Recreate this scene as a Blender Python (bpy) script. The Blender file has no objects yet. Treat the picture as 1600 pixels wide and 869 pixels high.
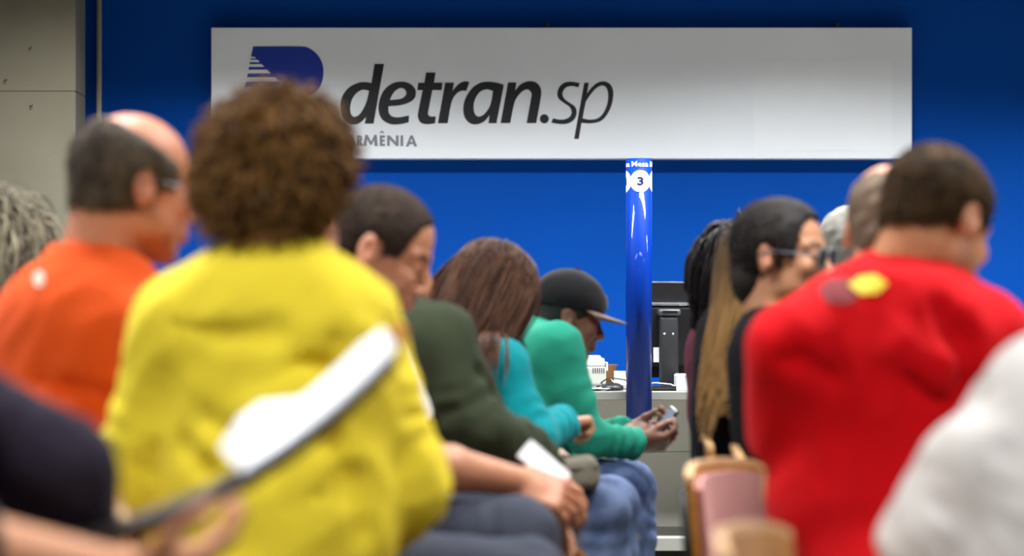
import bpy, bmesh, math, random
import numpy as np
from mathutils import Vector, Matrix

random.seed(7)
scene = bpy.context.scene
COL = scene.collection

# ------------------------------------------------------------------ camera
FPX = 4444.0            # focal length in pixels of the 1600 x 869 frame
HOR = 500.0             # pixel row of the horizon
CAMZ = 1.0
cam_data = bpy.data.cameras.new('camera')
cam_data.sensor_width = 36.0
cam_data.lens = 36.0 * FPX / 1600.0
cam_data.shift_y = (HOR - 434.5) / 1600.0
cam_data.clip_start = 0.05
cam_data.dof.use_dof = True
cam_data.dof.focus_distance = 10.2
cam_data.dof.aperture_fstop = 2.6
cam_data.dof.aperture_blades = 9
cam = bpy.data.objects.new('camera', cam_data)
cam.location = (0, 0, CAMZ)
cam.rotation_euler = (math.pi / 2, 0, 0)
COL.objects.link(cam)
scene.camera = cam

def P(px, py, d):
    return np.array(((px - 800.0) / FPX * d, d, CAMZ + (HOR - py) / FPX * d))

# ------------------------------------------------------------------ world, light, exposure
scene.view_settings.view_transform = 'Standard'
scene.view_settings.look = 'None'
scene.view_settings.gamma = 1.0
scene.view_settings.use_curve_mapping = False
scene.view_settings.exposure = -0.25
world = bpy.data.worlds.new('world')
scene.world = world
world.use_nodes = True
world.node_tree.nodes['Background'].inputs[0].default_value = (0.9, 0.95, 1.0, 1)
world.node_tree.nodes['Background'].inputs[1].default_value = 0.02
LAMP_W = 44.0
LAMP_COL = (0.97, 0.985, 1.0)
LAMP_SPREAD = math.radians(136)
LAMP_X = (-3.3, -1.1, 1.1, 3.3)
LAMP_Y = (9.85, 7.6, 5.2, 2.8, 0.4)
CEIL = 2.95
WALL = 12.0

# ------------------------------------------------------------------ materials
MATS = {}
def lin(c):
    return tuple(((v / 255.0) / 12.92 if v / 255.0 <= 0.04045 else ((v / 255.0 + 0.055) / 1.055) ** 2.4) for v in c)

def new_mat(name):
    m = bpy.data.materials.new(name)
    m.use_nodes = True
    nt = m.node_tree
    return m, nt, nt.nodes['Principled BSDF'], nt.nodes, nt.links

def mat(name, rgb, rough=0.6, metal=0.0, var=0.08, scale=6.0, bump=0.0, bscale=200.0, spec=0.5, sss=0.0,
        sheen=0.0, stretch=None, rgb2=None, coat=0.0):
    """plain procedural material: two tones mixed by noise, plus fine bump. rgb are sRGB 0-255"""
    if name in MATS:
        return MATS[name]
    m, nt, b, N, L = new_mat(name)
    c = lin(rgb)
    c2 = lin(rgb2) if rgb2 else tuple(v * (1 - var * 2) for v in c)
    tc = N.new('ShaderNodeTexCoord')
    mp = N.new('ShaderNodeMapping')
    L.new(tc.outputs['Object'], mp.inputs[0])
    if stretch:
        mp.inputs['Scale'].default_value = stretch
    no = N.new('ShaderNodeTexNoise')
    no.inputs['Scale'].default_value = scale
    no.inputs['Detail'].default_value = 5
    L.new(mp.outputs[0], no.inputs['Vector'])
    rp = N.new('ShaderNodeValToRGB')
    rp.color_ramp.elements[0].position = 0.35
    rp.color_ramp.elements[1].position = 0.65
    rp.color_ramp.elements[0].color = (*c2, 1)
    rp.color_ramp.elements[1].color = (*c, 1)
    L.new(no.outputs['Fac'], rp.inputs[0])
    L.new(rp.outputs[0], b.inputs['Base Color'])
    b.inputs['Roughness'].default_value = rough
    b.inputs['Metallic'].default_value = metal
    b.inputs['Specular IOR Level'].default_value = spec
    b.inputs['Coat Weight'].default_value = coat
    if sss:
        b.inputs['Subsurface Weight'].default_value = sss
        b.inputs['Subsurface Radius'].default_value = (0.012, 0.005, 0.003)
        b.inputs['Subsurface Scale'].default_value = 1.0
    if sheen:
        b.inputs['Sheen Weight'].default_value = sheen
        b.inputs['Sheen Roughness'].default_value = 0.5
    if bump:
        n2 = N.new('ShaderNodeTexNoise')
        n2.inputs['Scale'].default_value = bscale
        n2.inputs['Detail'].default_value = 3
        L.new(mp.outputs[0], n2.inputs['Vector'])
        bp = N.new('ShaderNodeBump')
        bp.inputs['Strength'].default_value = bump
        bp.inputs['Distance'].default_value = 0.002
        L.new(n2.outputs['Fac'], bp.inputs['Height'])
        L.new(bp.outputs[0], b.inputs['Normal'])
    MATS[name] = m
    return m

def fabric(name, rgb, var=0.06, sheen=0.04, rough=0.85, bscale=420.0):
    return mat(name, rgb, rough=rough, var=var, scale=9.0, bump=0.3, bscale=bscale, spec=0.12, sheen=sheen)

def skin(name, rgb, beard=(70, 55, 48), lip=(165, 85, 75), stub=0.0, brow=(35, 26, 22)):
    """skin with stubble, lips, brows and ruddy ears placed by the colour attribute 'feat'"""
    if name in MATS:
        return MATS[name]
    m, nt, b, N, L = new_mat(name)
    no = N.new('ShaderNodeTexNoise'); no.inputs['Scale'].default_value = 25; no.inputs['Detail'].default_value = 6
    tc = N.new('ShaderNodeTexCoord'); L.new(tc.outputs['Object'], no.inputs['Vector'])
    base = N.new('ShaderNodeMix'); base.data_type = 'RGBA'
    c = lin(rgb)
    base.inputs[6].default_value = (c[0] * 0.86, c[1] * 0.78, c[2] * 0.76, 1)
    base.inputs[7].default_value = (c[0] * 1.05, c[1] * 1.05, c[2] * 1.02, 1)
    L.new(no.outputs['Fac'], base.inputs[0])
    at = N.new('ShaderNodeAttribute'); at.attribute_name = 'feat'
    sp = N.new('ShaderNodeSeparateColor'); L.new(at.outputs['Color'], sp.inputs[0])
    prev = base.outputs[2]
    for ch, col, k in (('Red', beard, stub), ('Green', lip, 0.55), ('Blue', brow, 0.9)):
        mu = N.new('ShaderNodeMath'); mu.operation = 'MULTIPLY'; mu.inputs[1].default_value = k
        L.new(sp.outputs[ch], mu.inputs[0])
        mx = N.new('ShaderNodeMix'); mx.data_type = 'RGBA'
        L.new(mu.outputs[0], mx.inputs[0]); L.new(prev, mx.inputs[6])
        mx.inputs[7].default_value = (*lin(col), 1)
        prev = mx.outputs[2]
    L.new(prev, b.inputs['Base Color'])
    b.inputs['Roughness'].default_value = 0.48
    b.inputs['Subsurface Weight'].default_value = 0.25
    b.inputs['Subsurface Radius'].default_value = (0.010, 0.004, 0.002)
    b.inputs['Subsurface Scale'].default_value = 1.0
    n2 = N.new('ShaderNodeTexNoise'); n2.inputs['Scale'].default_value = 300
    L.new(tc.outputs['Object'], n2.inputs['Vector'])
    bp = N.new('ShaderNodeBump'); bp.inputs['Strength'].default_value = 0.15; bp.inputs['Distance'].default_value = 0.001
    L.new(n2.outputs['Fac'], bp.inputs['Height']); L.new(bp.outputs[0], b.inputs['Normal'])
    MATS[name] = m
    return m

def strand_mat(name, dark, light, rough=0.38):
    """strand hair: per-strand tone from the colour attribute 'tone'"""
    if name in MATS:
        return MATS[name]
    m, nt, b, N, L = new_mat(name)
    at = N.new('ShaderNodeAttribute'); at.attribute_name = 'tone'
    mx = N.new('ShaderNodeMix'); mx.data_type = 'RGBA'
    L.new(at.outputs['Fac'], mx.inputs[0])
    mx.inputs[6].default_value = (*lin(dark), 1); mx.inputs[7].default_value = (*lin(light), 1)
    L.new(mx.outputs[2], b.inputs['Base Color'])
    b.inputs['Roughness'].default_value = rough
    b.inputs['Specular IOR Level'].default_value = 0.18
    MATS[name] = m
    return m

def wood(name, a, bcol, scale=3.0, rough=0.35):
    if name in MATS:
        return MATS[name]
    m, nt, b, N, L = new_mat(name)
    tc = N.new('ShaderNodeTexCoord'); mp = N.new('ShaderNodeMapping')
    mp.inputs['Scale'].default_value = (1.0, 9.0, 9.0)
    L.new(tc.outputs['Object'], mp.inputs[0])
    no = N.new('ShaderNodeTexNoise'); no.inputs['Scale'].default_value = scale; no.inputs['Detail'].default_value = 8
    no.inputs['Distortion'].default_value = 1.2
    L.new(mp.outputs[0], no.inputs['Vector'])
    rp = N.new('ShaderNodeValToRGB')
    rp.color_ramp.elements[0].position = 0.3; rp.color_ramp.elements[1].position = 0.7
    rp.color_ramp.elements[0].color = (*lin(a), 1); rp.color_ramp.elements[1].color = (*lin(bcol), 1)
    L.new(no.outputs['Fac'], rp.inputs[0]); L.new(rp.outputs[0], b.inputs['Base Color'])
    b.inputs['Roughness'].default_value = rough
    b.inputs['Coat Weight'].default_value = 0.3
    MATS[name] = m
    return m

def concrete(name, rgb, rgb2):
    """painted concrete: broad blotches plus fine grain"""
    m = mat(name, rgb, rough=0.8, rgb2=rgb2, scale=1.7, bump=0.25, bscale=60.0, spec=0.3)
    return m

# ------------------------------------------------------------------ object helpers
def setp(o, label=None, cat=None, group=None, kind=None):
    if label: o['label'] = label
    if cat: o['category'] = cat
    if group: o['group'] = group
    if kind: o['kind'] = kind
    return o

def empty(name, loc=(0, 0, 0), rz=0.0):
    o = bpy.data.objects.new(name, None)
    o.empty_display_size = 0.1
    o.location = loc
    o.rotation_euler = (0, 0, rz)
    COL.objects.link(o)
    return o

def parent_keep(o, par):
    """parent while the mesh keeps its world coordinates"""
    if par is not None:
        o.parent = par
        o.matrix_parent_inverse = Matrix.Translation(par.location).to_4x4().inverted() if par.rotation_euler.z == 0 else \
            (Matrix.Translation(par.location) @ Matrix.Rotation(par.rotation_euler.z, 4, 'Z')).inverted()

def mesh_obj(name, verts, faces, material, par=None, smooth=False, keep=True):
    me = bpy.data.meshes.new(name)
    me.from_pydata([tuple(v) for v in verts], [], [tuple(f) for f in faces])
    me.update()
    if smooth:
        me.polygons.foreach_set('use_smooth', [True] * len(me.polygons))
    if material:
        me.materials.append(material)
    o = bpy.data.objects.new(name, me)
    COL.objects.link(o)
    if par is not None:
        if keep and par.type == 'EMPTY':
            parent_keep(o, par)
        else:
            o.parent = par
    return o

def bm_obj(name, bm, material, par=None, smooth=False, keep=True):
    bmesh.ops.recalc_face_normals(bm, faces=bm.faces[:])
    me = bpy.data.meshes.new(name)
    bm.to_mesh(me); bm.free()
    if smooth:
        me.polygons.foreach_set('use_smooth', [True] * len(me.polygons))
    if material:
        me.materials.append(material)
    o = bpy.data.objects.new(name, me)
    COL.objects.link(o)
    if par is not None:
        if keep and par.type == 'EMPTY':
            parent_keep(o, par)
        else:
            o.parent = par
    return o

def bbox(bm, lo, hi, bev=0.0, seg=2, M=None):
    """axis box from lo to hi, optionally bevelled, optionally moved by M"""
    lo = Vector(lo); hi = Vector(hi)
    r = bmesh.ops.create_cube(bm, size=1.0)
    vs = r['verts']
    for v in vs:
        v.co = Vector((lo[i] + (v.co[i] + 0.5) * (hi[i] - lo[i]) for i in range(3)))
    if bev > 0:
        es = list({e for v in vs for e in v.link_edges})
        g = bmesh.ops.bevel(bm, geom=es, offset=bev, segments=seg, profile=0.5, affect='EDGES')
        vs = list({v for f in g['faces'] for v in f.verts} | {v for v in vs if v.is_valid})
    if M is not None:
        bmesh.ops.transform(bm, matrix=M, verts=[v for v in vs if v.is_valid])
    return vs

def box(name, lo, hi, material, par=None, bev=0.004, seg=2, M=None):
    bm = bmesh.new()
    bbox(bm, lo, hi, bev, seg)
    if M is not None:
        bmesh.ops.transform(bm, matrix=M, verts=bm.verts[:])
    return bm_obj(name, bm, material, par, keep=True)

def tube_geo(path, rad, n=8, closed=False):
    """tube along a path; rad a number or list"""
    path = [np.array(p, float) for p in path]
    m = len(path)
    if np.isscalar(rad): rad = [rad] * m
    V = []; F = []
    ref = np.array((0.3, 0.5, 0.81))
    for i, p in enumerate(path):
        a = path[(i - 1) % m] if (closed or i > 0) else p
        b = path[(i + 1) % m] if (closed or i < m - 1) else p
        t = b - a; t = t / (np.linalg.norm(t) + 1e-9)
        u = np.cross(t, ref); u /= np.linalg.norm(u) + 1e-9
        w = np.cross(t, u)
        for k in range(n):
            an = 2 * math.pi * k / n
            V.append(p + rad[i] * (math.cos(an) * u + math.sin(an) * w))
    for i in range(m if closed else m - 1):
        j = (i + 1) % m
        for k in range(n):
            l = (k + 1) % n
            F.append((i * n + k, i * n + l, j * n + l, j * n + k))
    if not closed:
        F.append(tuple(range(n))[::-1]); F.append(tuple((m - 1) * n + k for k in range(n)))
    return V, F

def tube(name, path, rad, material, par=None, n=8, closed=False):
    V, F = tube_geo(path, rad, n, closed)
    return mesh_obj(name, V, F, material, par, smooth=True)

def lathe(name, prof, material, par=None, n=32, M=None, smooth=True):
    """prof: list of (r, z), closed on the axis where r = 0"""
    V = []; F = []
    for r, z in prof:
        for k in range(n):
            a = 2 * math.pi * k / n
            V.append(Vector((r * math.cos(a), r * math.sin(a), z)))
    for i in range(len(prof) - 1):
        for k in range(n):
            l = (k + 1) % n
            F.append((i * n + k, i * n + l, (i + 1) * n + l, (i + 1) * n + k))
    if M is not None:
        V = [M @ v for v in V]
    return mesh_obj(name, V, F, material, par, smooth=smooth)

def frame_from(o, z, xhint):
    z = np.array(z, float); z /= np.linalg.norm(z)
    x = np.array(xhint, float); x -= z * x.dot(z); x /= np.linalg.norm(x)
    y = np.cross(z, x)
    M = Matrix.Identity(4)
    for i in range(3):
        M[i][0] = x[i]; M[i][1] = y[i]; M[i][2] = z[i]; M[i][3] = o[i]
    return M

# ------------------------------------------------------------------ signed-distance modelling
def unit(v):
    v = np.array(v, float); return v / (np.linalg.norm(v) + 1e-12)

def noise3(p, freq, seed, n=7):
    rg = np.random.RandomState(seed)
    out = np.zeros(len(p))
    for i in range(n):
        d = rg.normal(size=3); d /= np.linalg.norm(d)
        f = freq * rg.uniform(0.6, 1.5)
        out += np.sin((p @ d) * f * 6.283 + rg.uniform(0, 6.28))
    return out / math.sqrt(n)

def cap(a, b, ra, rb, flat=False, wr=None):
    a = np.array(a, float); b = np.array(b, float)
    ba = b - a; L2 = ba.dot(ba) + 1e-12; Ln = math.sqrt(L2)
    def f(p):
        pa = p - a
        tr = (pa @ ba) / L2
        t = np.clip(tr, 0, 1)
        r = ra + (rb - ra) * t
        if wr:
            amp, wl, c0, c1, ph = wr
            wgt = np.exp(-((t - c0) / c1) ** 2)
            r = r + amp * wgt * np.sin(6.283 * tr * Ln / wl + ph + 2.2 * noise3(p, 6.0, 5, 5)) * (0.6 + 0.4 * noise3(p, 8.0, 11, 4))
        d = np.linalg.norm(pa - t[:, None] * ba, axis=1) - r
        if flat:
            d = np.maximum(d, np.maximum((tr - 1) * Ln, -tr * Ln - 0.3))
        return d
    R = max(ra, rb) + 0.01
    return f, np.minimum(a, b) - R, np.maximum(a, b) + R

def ell(c, r, R=None):
    c = np.array(c, float); r = np.array(r, float)
    def f(p):
        q = p - c
        if R is not None: q = q @ R
        k0 = np.linalg.norm(q / r, axis=1); k1 = np.linalg.norm(q / (r * r), axis=1) + 1e-9
        return k0 * (k0 - 1) / k1
    m = np.max(r) if R is not None else r
    return f, c - m, c + m

def rbox(c, h, rad, R=None):
    c = np.array(c, float); h = np.array(h, float)
    def f(p):
        q = p - c
        if R is not None: q = q @ R
        q = np.abs(q) - (h - rad)
        return np.linalg.norm(np.maximum(q, 0), axis=1) + np.minimum(np.max(q, axis=1), 0) - rad
    m = np.linalg.norm(h) if R is not None else h
    return f, c - m, c + m

def plane(c, n):
    c = np.array(c, float); n = unit(n)
    return (lambda p: (p - c) @ n), None, None

class Sdf:
    def __init__(s):
        s.ops = []; s.lo = np.full(3, 1e9); s.hi = np.full(3, -1e9)
    def add(s, shp, k=0.02):
        s.ops.append(('u', k, shp[0])); s.lo = np.minimum(s.lo, shp[1]); s.hi = np.maximum(s.hi, shp[2]); return s
    def sub(s, shp, k=0.008):
        s.ops.append(('s', k, shp[0])); return s
    def cut(s, shp, k=0.006):
        s.ops.append(('i', k, shp[0])); return s
    @staticmethod
    def comb(mode, k, a, b):
        if mode == 'u':
            h = np.clip(0.5 + 0.5 * (a - b) / k, 0, 1); return a + (b - a) * h - k * h * (1 - h)
        if mode == 's': b = -b
        h = np.clip(0.5 - 0.5 * (a - b) / k, 0, 1); return a + (b - a) * h + k * h * (1 - h)
    def ev(s, p):
        d = np.full(len(p), 9.0)
        for m, k, f in s.ops:
            d = s.comb(m, k, d, f(p))
        return d
    def mesh(s, vox, post=None, pad=0.03):
        B = 8
        lo = s.lo - pad; hi = s.hi + pad
        nb = np.ceil((hi - lo) / (vox * B)).astype(int) + 1
        dims = nb * B
        ii = np.stack(np.meshgrid(*[np.arange(n) for n in nb], indexing='ij'), -1).reshape(-1, 3)
        cen = lo + (ii * B + (B - 1) / 2.0) * vox
        R = B * vox * 0.866
        cd = [f(cen) for _, _, f in s.ops]
        run = np.full(len(cen), 9.0); umin = np.full(len(cen), 9.0)
        for (m, k, f), c in zip(s.ops, cd):
            run = s.comb(m, k, run, c)
            if m == 'u': umin = np.minimum(umin, c)
        act = np.abs(run) < R * 1.25 + 0.022
        field = np.where(run < 0, -1.0, 1.0)
        idx = np.where(act)[0]
        off = np.stack(np.meshgrid(*[np.arange(B)] * 3, indexing='ij'), -1).reshape(-1, 3)
        pts = lo + (ii[idx][:, None, :] * B + off[None]) * vox       # n,512,3
        val = np.full(pts.shape[:2], 9.0)
        for (m, k, f), c in zip(s.ops, cd):
            ca = c[idx]
            if m == 'u': rel = ca < umin[idx] + 2 * R + k + 0.01
            elif m == 's': rel = ca < 1.3 * R + k + 0.02
            else: rel = np.ones(len(idx), bool)
            if not rel.any(): continue
            q = pts[rel].reshape(-1, 3)
            val[rel] = s.comb(m, k, val[rel].reshape(-1), f(q)).reshape(-1, val.shape[1])
        if post is not None:
            val = post(pts.reshape(-1, 3), val.reshape(-1)).reshape(val.shape)
        G = np.empty((len(ii), B ** 3)); G[:] = field[:, None]
        G[idx] = val
        G = G.reshape(nb[0], nb[1], nb[2], B, B, B).transpose(0, 3, 1, 4, 2, 5).reshape(dims)
        return surface_nets(G, lo, vox)

def surface_nets(G, lo, vox):
    S = G < 0
    nx, ny, nz = G.shape
    cnt = np.zeros((nx - 1, ny - 1, nz - 1), np.int8)
    cor = [(i, j, k) for i in (0, 1) for j in (0, 1) for k in (0, 1)]
    for i, j, k in cor:
        cnt += S[i:nx - 1 + i, j:ny - 1 + j, k:nz - 1 + k]
    A = (cnt > 0) & (cnt < 8)
    ci = np.argwhere(A)
    if len(ci) == 0:
        return np.zeros((0, 3)), np.zeros((0, 4), int)
    cv = np.stack([G[ci[:, 0] + i, ci[:, 1] + j, ci[:, 2] + k] for i, j, k in cor], 1)
    acc = np.zeros((len(ci), 3)); num = np.zeros(len(ci))
    for a in range(8):
        for b in range(a + 1, 8):
            df = [cor[b][t] - cor[a][t] for t in range(3)]
            if sum(map(abs, df)) != 1: continue
            va = cv[:, a]; vb = cv[:, b]
            m = (va < 0) != (vb < 0)
            t = np.where(m, va / (va - vb + 1e-12), 0)
            pos = np.array(cor[a], float)[None] + t[:, None] * np.array(df, float)[None]
            acc += np.where(m[:, None], pos, 0); num += m
    V = lo + (ci + acc / num[:, None]) * vox
    I = np.full(A.shape, -1, np.int64); I[A] = np.arange(len(ci))
    F = []
    for ax in range(3):
        o1, o2 = (ax + 1) % 3, (ax + 2) % 3
        sl0 = [slice(1, -1)] * 3; sl1 = [slice(1, -1)] * 3
        sl0[ax] = slice(0, -1); sl1[ax] = slice(1, None)
        s0 = S[tuple(sl0)]; s1 = S[tuple(sl1)]
        e = np.argwhere(s0 != s1)
        if len(e) == 0: continue
        flip = s0[e[:, 0], e[:, 1], e[:, 2]]
        base = e.copy(); base[:, o1] += 1; base[:, o2] += 1
        q = []
        for d1, d2 in ((-1, -1), (0, -1), (0, 0), (-1, 0)):
            c = base.copy(); c[:, o1] += d1; c[:, o2] += d2
            q.append(I[c[:, 0], c[:, 1], c[:, 2]])
        q = np.stack(q, 1)
        q[~flip] = q[~flip][:, ::-1]
        F.append(q)
    F = np.concatenate(F)
    F = F[(F >= 0).all(1)]
    return V, F

def np_mesh(name, V, F, material, par=None, smooth=True, attr=None):
    me = bpy.data.meshes.new(name)
    me.vertices.add(len(V)); me.vertices.foreach_set('co', np.asarray(V, np.float32).ravel())
    k = F.shape[1]
    me.loops.add(len(F) * k); me.loops.foreach_set('vertex_index', F.astype(np.int32).ravel())
    me.polygons.add(len(F))
    me.polygons.foreach_set('loop_start', np.arange(0, len(F) * k, k, dtype=np.int32))
    me.update(calc_edges=True)
    if smooth:
        me.polygons.foreach_set('use_smooth', np.ones(len(F), bool))
    if attr is not None:
        nm, colr = attr
        a = me.color_attributes.new(nm, 'FLOAT_COLOR', 'POINT')
        c4 = np.ones((len(V), 4), np.float32); c4[:, :3] = colr
        a.data.foreach_set('color', c4.ravel())
    me.materials.append(material)
    o = bpy.data.objects.new(name, me)
    COL.objects.link(o)
    if par is not None: parent_keep(o, par)
    return o

def project(sdf_f, pts, off=0.0015, it=6):
    """move points along the gradient on to a distance surface"""
    p = np.array(pts, float)
    for _ in range(it):
        d = sdf_f(p); e = 0.003
        g = np.stack([(sdf_f(p + np.eye(3)[i] * e) - d) / e for i in range(3)], 1)
        g /= np.linalg.norm(g, axis=1)[:, None] + 1e-9
        p = p - g * (d - off)[:, None]
    return p

def cast(sdf_f, px, dep):
    """where the sight lines through picture points meet a garment"""
    o = np.array((0, 0, CAMZ)); p = np.array([P(x, y, dep) for x, y in px]); dr = p - o
    dr /= np.linalg.norm(dr, axis=1)[:, None]
    for _ in range(60):
        p = p + dr * (sdf_f(p) * 0.7)[:, None]
    return p

def decal_px(name, poly, dep, sdf_f, material, par, off=0.002, n=8):
    poly = np.array(poly, float); c = poly.mean(0); edge = []
    for i in range(len(poly)):
        for t in np.linspace(0, 1, 6, endpoint=False): edge.append(poly[i] + (poly[(i + 1) % len(poly)] - poly[i]) * t)
    edge = np.array(edge); m = len(edge); px = [c]
    for r in range(1, n + 1): px += list(c + (edge - c) * r / n)
    pts = project(sdf_f, cast(sdf_f, px, dep), off, 2)
    F = [(0, 1 + k, 1 + (k + 1) % m) for k in range(m)]
    for r in range(n - 1):
        for k in range(m):
            l = (k + 1) % m
            F.append((1 + r * m + k, 1 + (r + 1) * m + k, 1 + (r + 1) * m + l, 1 + r * m + l))
    return mesh_obj(name, pts, F, material, par, smooth=True)

def decal(name, poly, sdf_f, material, par, off=0.002, n=10):
    """a flat print laid on a garment: fan rings of the outline, each point brought on to the cloth"""
    poly = np.array(poly, float); c = poly.mean(0)
    edge = []
    for i in range(len(poly)):
        a, b = poly[i], poly[(i + 1) % len(poly)]
        for t in np.linspace(0, 1, 6, endpoint=False): edge.append(a + (b - a) * t)
    edge = np.array(edge); m = len(edge)
    pts = [c]
    for r in range(1, n + 1): pts += list(c + (edge - c) * r / n)
    pts = project(sdf_f, pts, off)
    F = [(0, 1 + k, 1 + (k + 1) % m) for k in range(m)]
    for r in range(n - 1):
        for k in range(m):
            l = (k + 1) % m
            F.append((1 + r * m + k, 1 + (r + 1) * m + k, 1 + (r + 1) * m + l, 1 + r * m + l))
    return mesh_obj(name, pts, F, material, par, smooth=True)

# ================================================================== THE SETTING
M_blue = mat('blue_wall_paint', (0, 72, 164), rough=0.7, rgb2=(0, 69, 158), scale=1.2, bump=0.12, bscale=90, spec=0.08)
M_beige = concrete('beige_painted_concrete', (118, 114, 98), (108, 103, 87))
M_white_wall = mat('offwhite_wall_paint', (150, 146, 138), rough=0.8, var=0.02, scale=1.0, bump=0.1, bscale=80)
M_ceil = mat('ceiling_board', (120, 118, 112), rough=0.9, var=0.03, scale=8, bump=0.3, bscale=150)
M_floor = mat('grey_floor_tile', (120, 116, 108), rough=0.35, var=0.06, scale=4, bump=0.05, bscale=60)
M_grout = mat('floor_grout', (70, 66, 60), rough=0.9)

RX0, RX1, RY0 = -5.0, 5.0, -2.5
def struct(o):
    o['kind'] = 'structure'; return o
struct(box('floor', (RX0, RY0, -0.1), (RX1, WALL, 0.0), M_floor, bev=0))
struct(box('ceiling', (RX0, RY0, CEIL), (RX1, WALL, CEIL + 0.1), M_ceil, bev=0))
struct(box('wall_back', (RX0, WALL, 0), (RX1, WALL + 0.12, CEIL), M_blue, bev=0))
struct(box('wall_left', (RX0 - 0.12, RY0, 0), (RX0, WALL + 0.12, CEIL), M_white_wall, bev=0))
struct(box('wall_right', (RX1, RY0, 0), (RX1 + 0.12, WALL + 0.12, CEIL), M_white_wall, bev=0))
struct(box('wall_front', (RX0 - 0.12, RY0 - 0.12, 0), (RX1 + 0.12, RY0, CEIL), M_white_wall, bev=0))

# beige partition at the left, standing a little in front of the blue wall
pd0, pd1 = 11.30, 11.56
px_edge = (118 - 800) / FPX * pd0
part = empty('wall_partition', (-3.3, pd0, 0)); struct(part)
seam = CAMZ + (HOR - 143) / FPX * pd0
box('panel', (-4.9, pd0, 0.0), (px_edge, pd1, seam - 0.0015), M_beige, part, bev=0.003)
box('panel', (-4.9, pd0, seam + 0.0015), (px_edge, pd1, CEIL), M_beige, part, bev=0.003)
box('panel_core', (-4.88, pd0 + 0.004, 0.0), (px_edge - 0.004, pd1 - 0.004, CEIL), M_beige, part, bev=0)
M_rust = mat('rusty_steel', (70, 58, 44), rough=0.6, metal=0.6)
for (qx, qy) in ((46, 75), (8, 125), (48, 165)):
    c = P(qx, qy, pd0)
    pth = [c + np.array((0.0, 0.0, 0.0)), c + np.array((0, -0.012, 0.0)), c + np.array((0.004, -0.016, -0.006)),
           c + np.array((0.008, -0.014, -0.003)), c + np.array((0.010, -0.014, 0.004))]
    o = tube('wall_hook', pth, 0.0018, M_rust, n=6)
    setp(o, {75: 'uppermost small rusty hook on the beige partition', 125: 'small rusty hook at the left picture edge on beige partition',
             165: 'lowest small rusty hook on the beige partition, under its seam'}[qy], 'hook', 'hooks on the beige partition')

# conduit pipe in the corner between partition and blue wall
M_conduit = mat('conduit_paint', (176, 172, 158), rough=0.5, var=0.03)
cx = (152.5 - 800) / FPX * 11.93
pipe = empty('conduit_pipe', (cx, 11.95, 0))
setp(pipe, 'thin pale vertical conduit pipe beside the beige partition', 'pipe')
tube('pipe_run', [(cx, 11.965, 0.0), (cx, 11.965, 1.5), (cx, 11.965, CEIL)], 0.0125, M_conduit, pipe, n=12)
for z in (0.5, 1.25, 2.65):
    bm = bmesh.new(); bbox(bm, (cx - 0.024, 11.95, z - 0.012), (cx + 0.024, WALL, z + 0.012), 0.003)
    bm_obj('pipe_clip', bm, M_conduit, pipe)

# ceiling lights (above the frame): louvred fluorescent fittings
M_house = mat('lamp_housing', (225, 225, 222), rough=0.4, var=0.01)
M_louv = mat('lamp_louvre', (190, 192, 195), rough=0.25, metal=0.9, var=0.02)
m_tube, nt, b_, N_, L_ = new_mat('lamp_tube')
b_.inputs['Emission Color'].default_value = (*LAMP_COL, 1); b_.inputs['Emission Strength'].default_value = 3.0
ords = ['nearest the blue wall', 'second row from the blue wall', 'third row from the blue wall', 'fourth row from the blue wall', 'row farthest from the blue wall']
sides = ['far left', 'centre left', 'centre right', 'far right']
for j, ly in enumerate(LAMP_Y):
    for i, lx in enumerate(LAMP_X):
        if i == 0 and j == 0: continue          # light left out so the beige partition stays darker
        e = empty('ceiling_light', (lx, ly, CEIL))
        setp(e, 'louvred ceiling light, %s, %s' % (sides[i], ords[j]), 'ceiling light', 'louvred ceiling lights')
        bm = bmesh.new()
        bbox(bm, (-0.66, -0.17, -0.03), (0.66, 0.17, 0.0), 0.004)
        for s in (-1, 1):
            bbox(bm, (-0.66, s * 0.165 - 0.005, -0.075), (0.66, s * 0.165 + 0.005, -0.03))
            bbox(bm, (s * 0.655 - 0.005, -0.17, -0.075), (s * 0.655 + 0.005, 0.17, -0.03))
        bm_obj('housing', bm, M_house, None).parent = e
        for s in (-1, 1):
            V, F = tube_geo([(-0.6, s * 0.07, -0.045), (0.6, s * 0.07, -0.045)], 0.013, 8)
            mesh_obj('lamp_tube', V, F, m_tube, None).parent = e
        ld = bpy.data.lights.new('lamp_light', 'AREA')
        ld.shape = 'RECTANGLE'; ld.size = 1.25; ld.size_y = 0.28
        ld.energy = LAMP_W * ((4.1, 1.1, 1.7, 0.95, 0.15)[j]); ld.color = LAMP_COL; ld.spread = LAMP_SPREAD
        lo = bpy.data.objects.new('lamp_light', ld); COL.objects.link(lo)
        lo.parent = e; lo.location = (0, 0, -0.08)

# ================================================================== SIGN
SD = WALL - 0.095           # depth of the sign face
def S(px, py, dd=SD):
    return P(px, py, dd)
M_sign = mat('sign_white', (240, 245, 251), rough=0.42, rgb2=(234, 240, 246), scale=2.0, spec=0.4)
M_signpatch = mat('sign_patch_white', (243, 248, 253), rough=0.5, var=0.01)
M_ink = mat('sign_black_ink', (18, 19, 28), rough=0.5, var=0.03)
M_inkblue = mat('sign_blue_ink', (0, 48, 160), rough=0.5, var=0.03)
M_inkgrey = mat('sign_grey_ink', (128, 133, 142), rough=0.55, var=0.02)
a = S(330, 43); b = S(1425, 248)
sign = empty('signboard', ((a[0] + b[0]) / 2, WALL, b[2]))
setp(sign, 'long white signboard with bold black lettering and blue emblem on the blue wall', 'sign')
box('sign_panel', (a[0], SD, b[2]), (b[0], WALL, a[2]), M_sign, sign, bev=0.003)
p0 = S(1178, 94); p1 = S(1393, 235)
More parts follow.
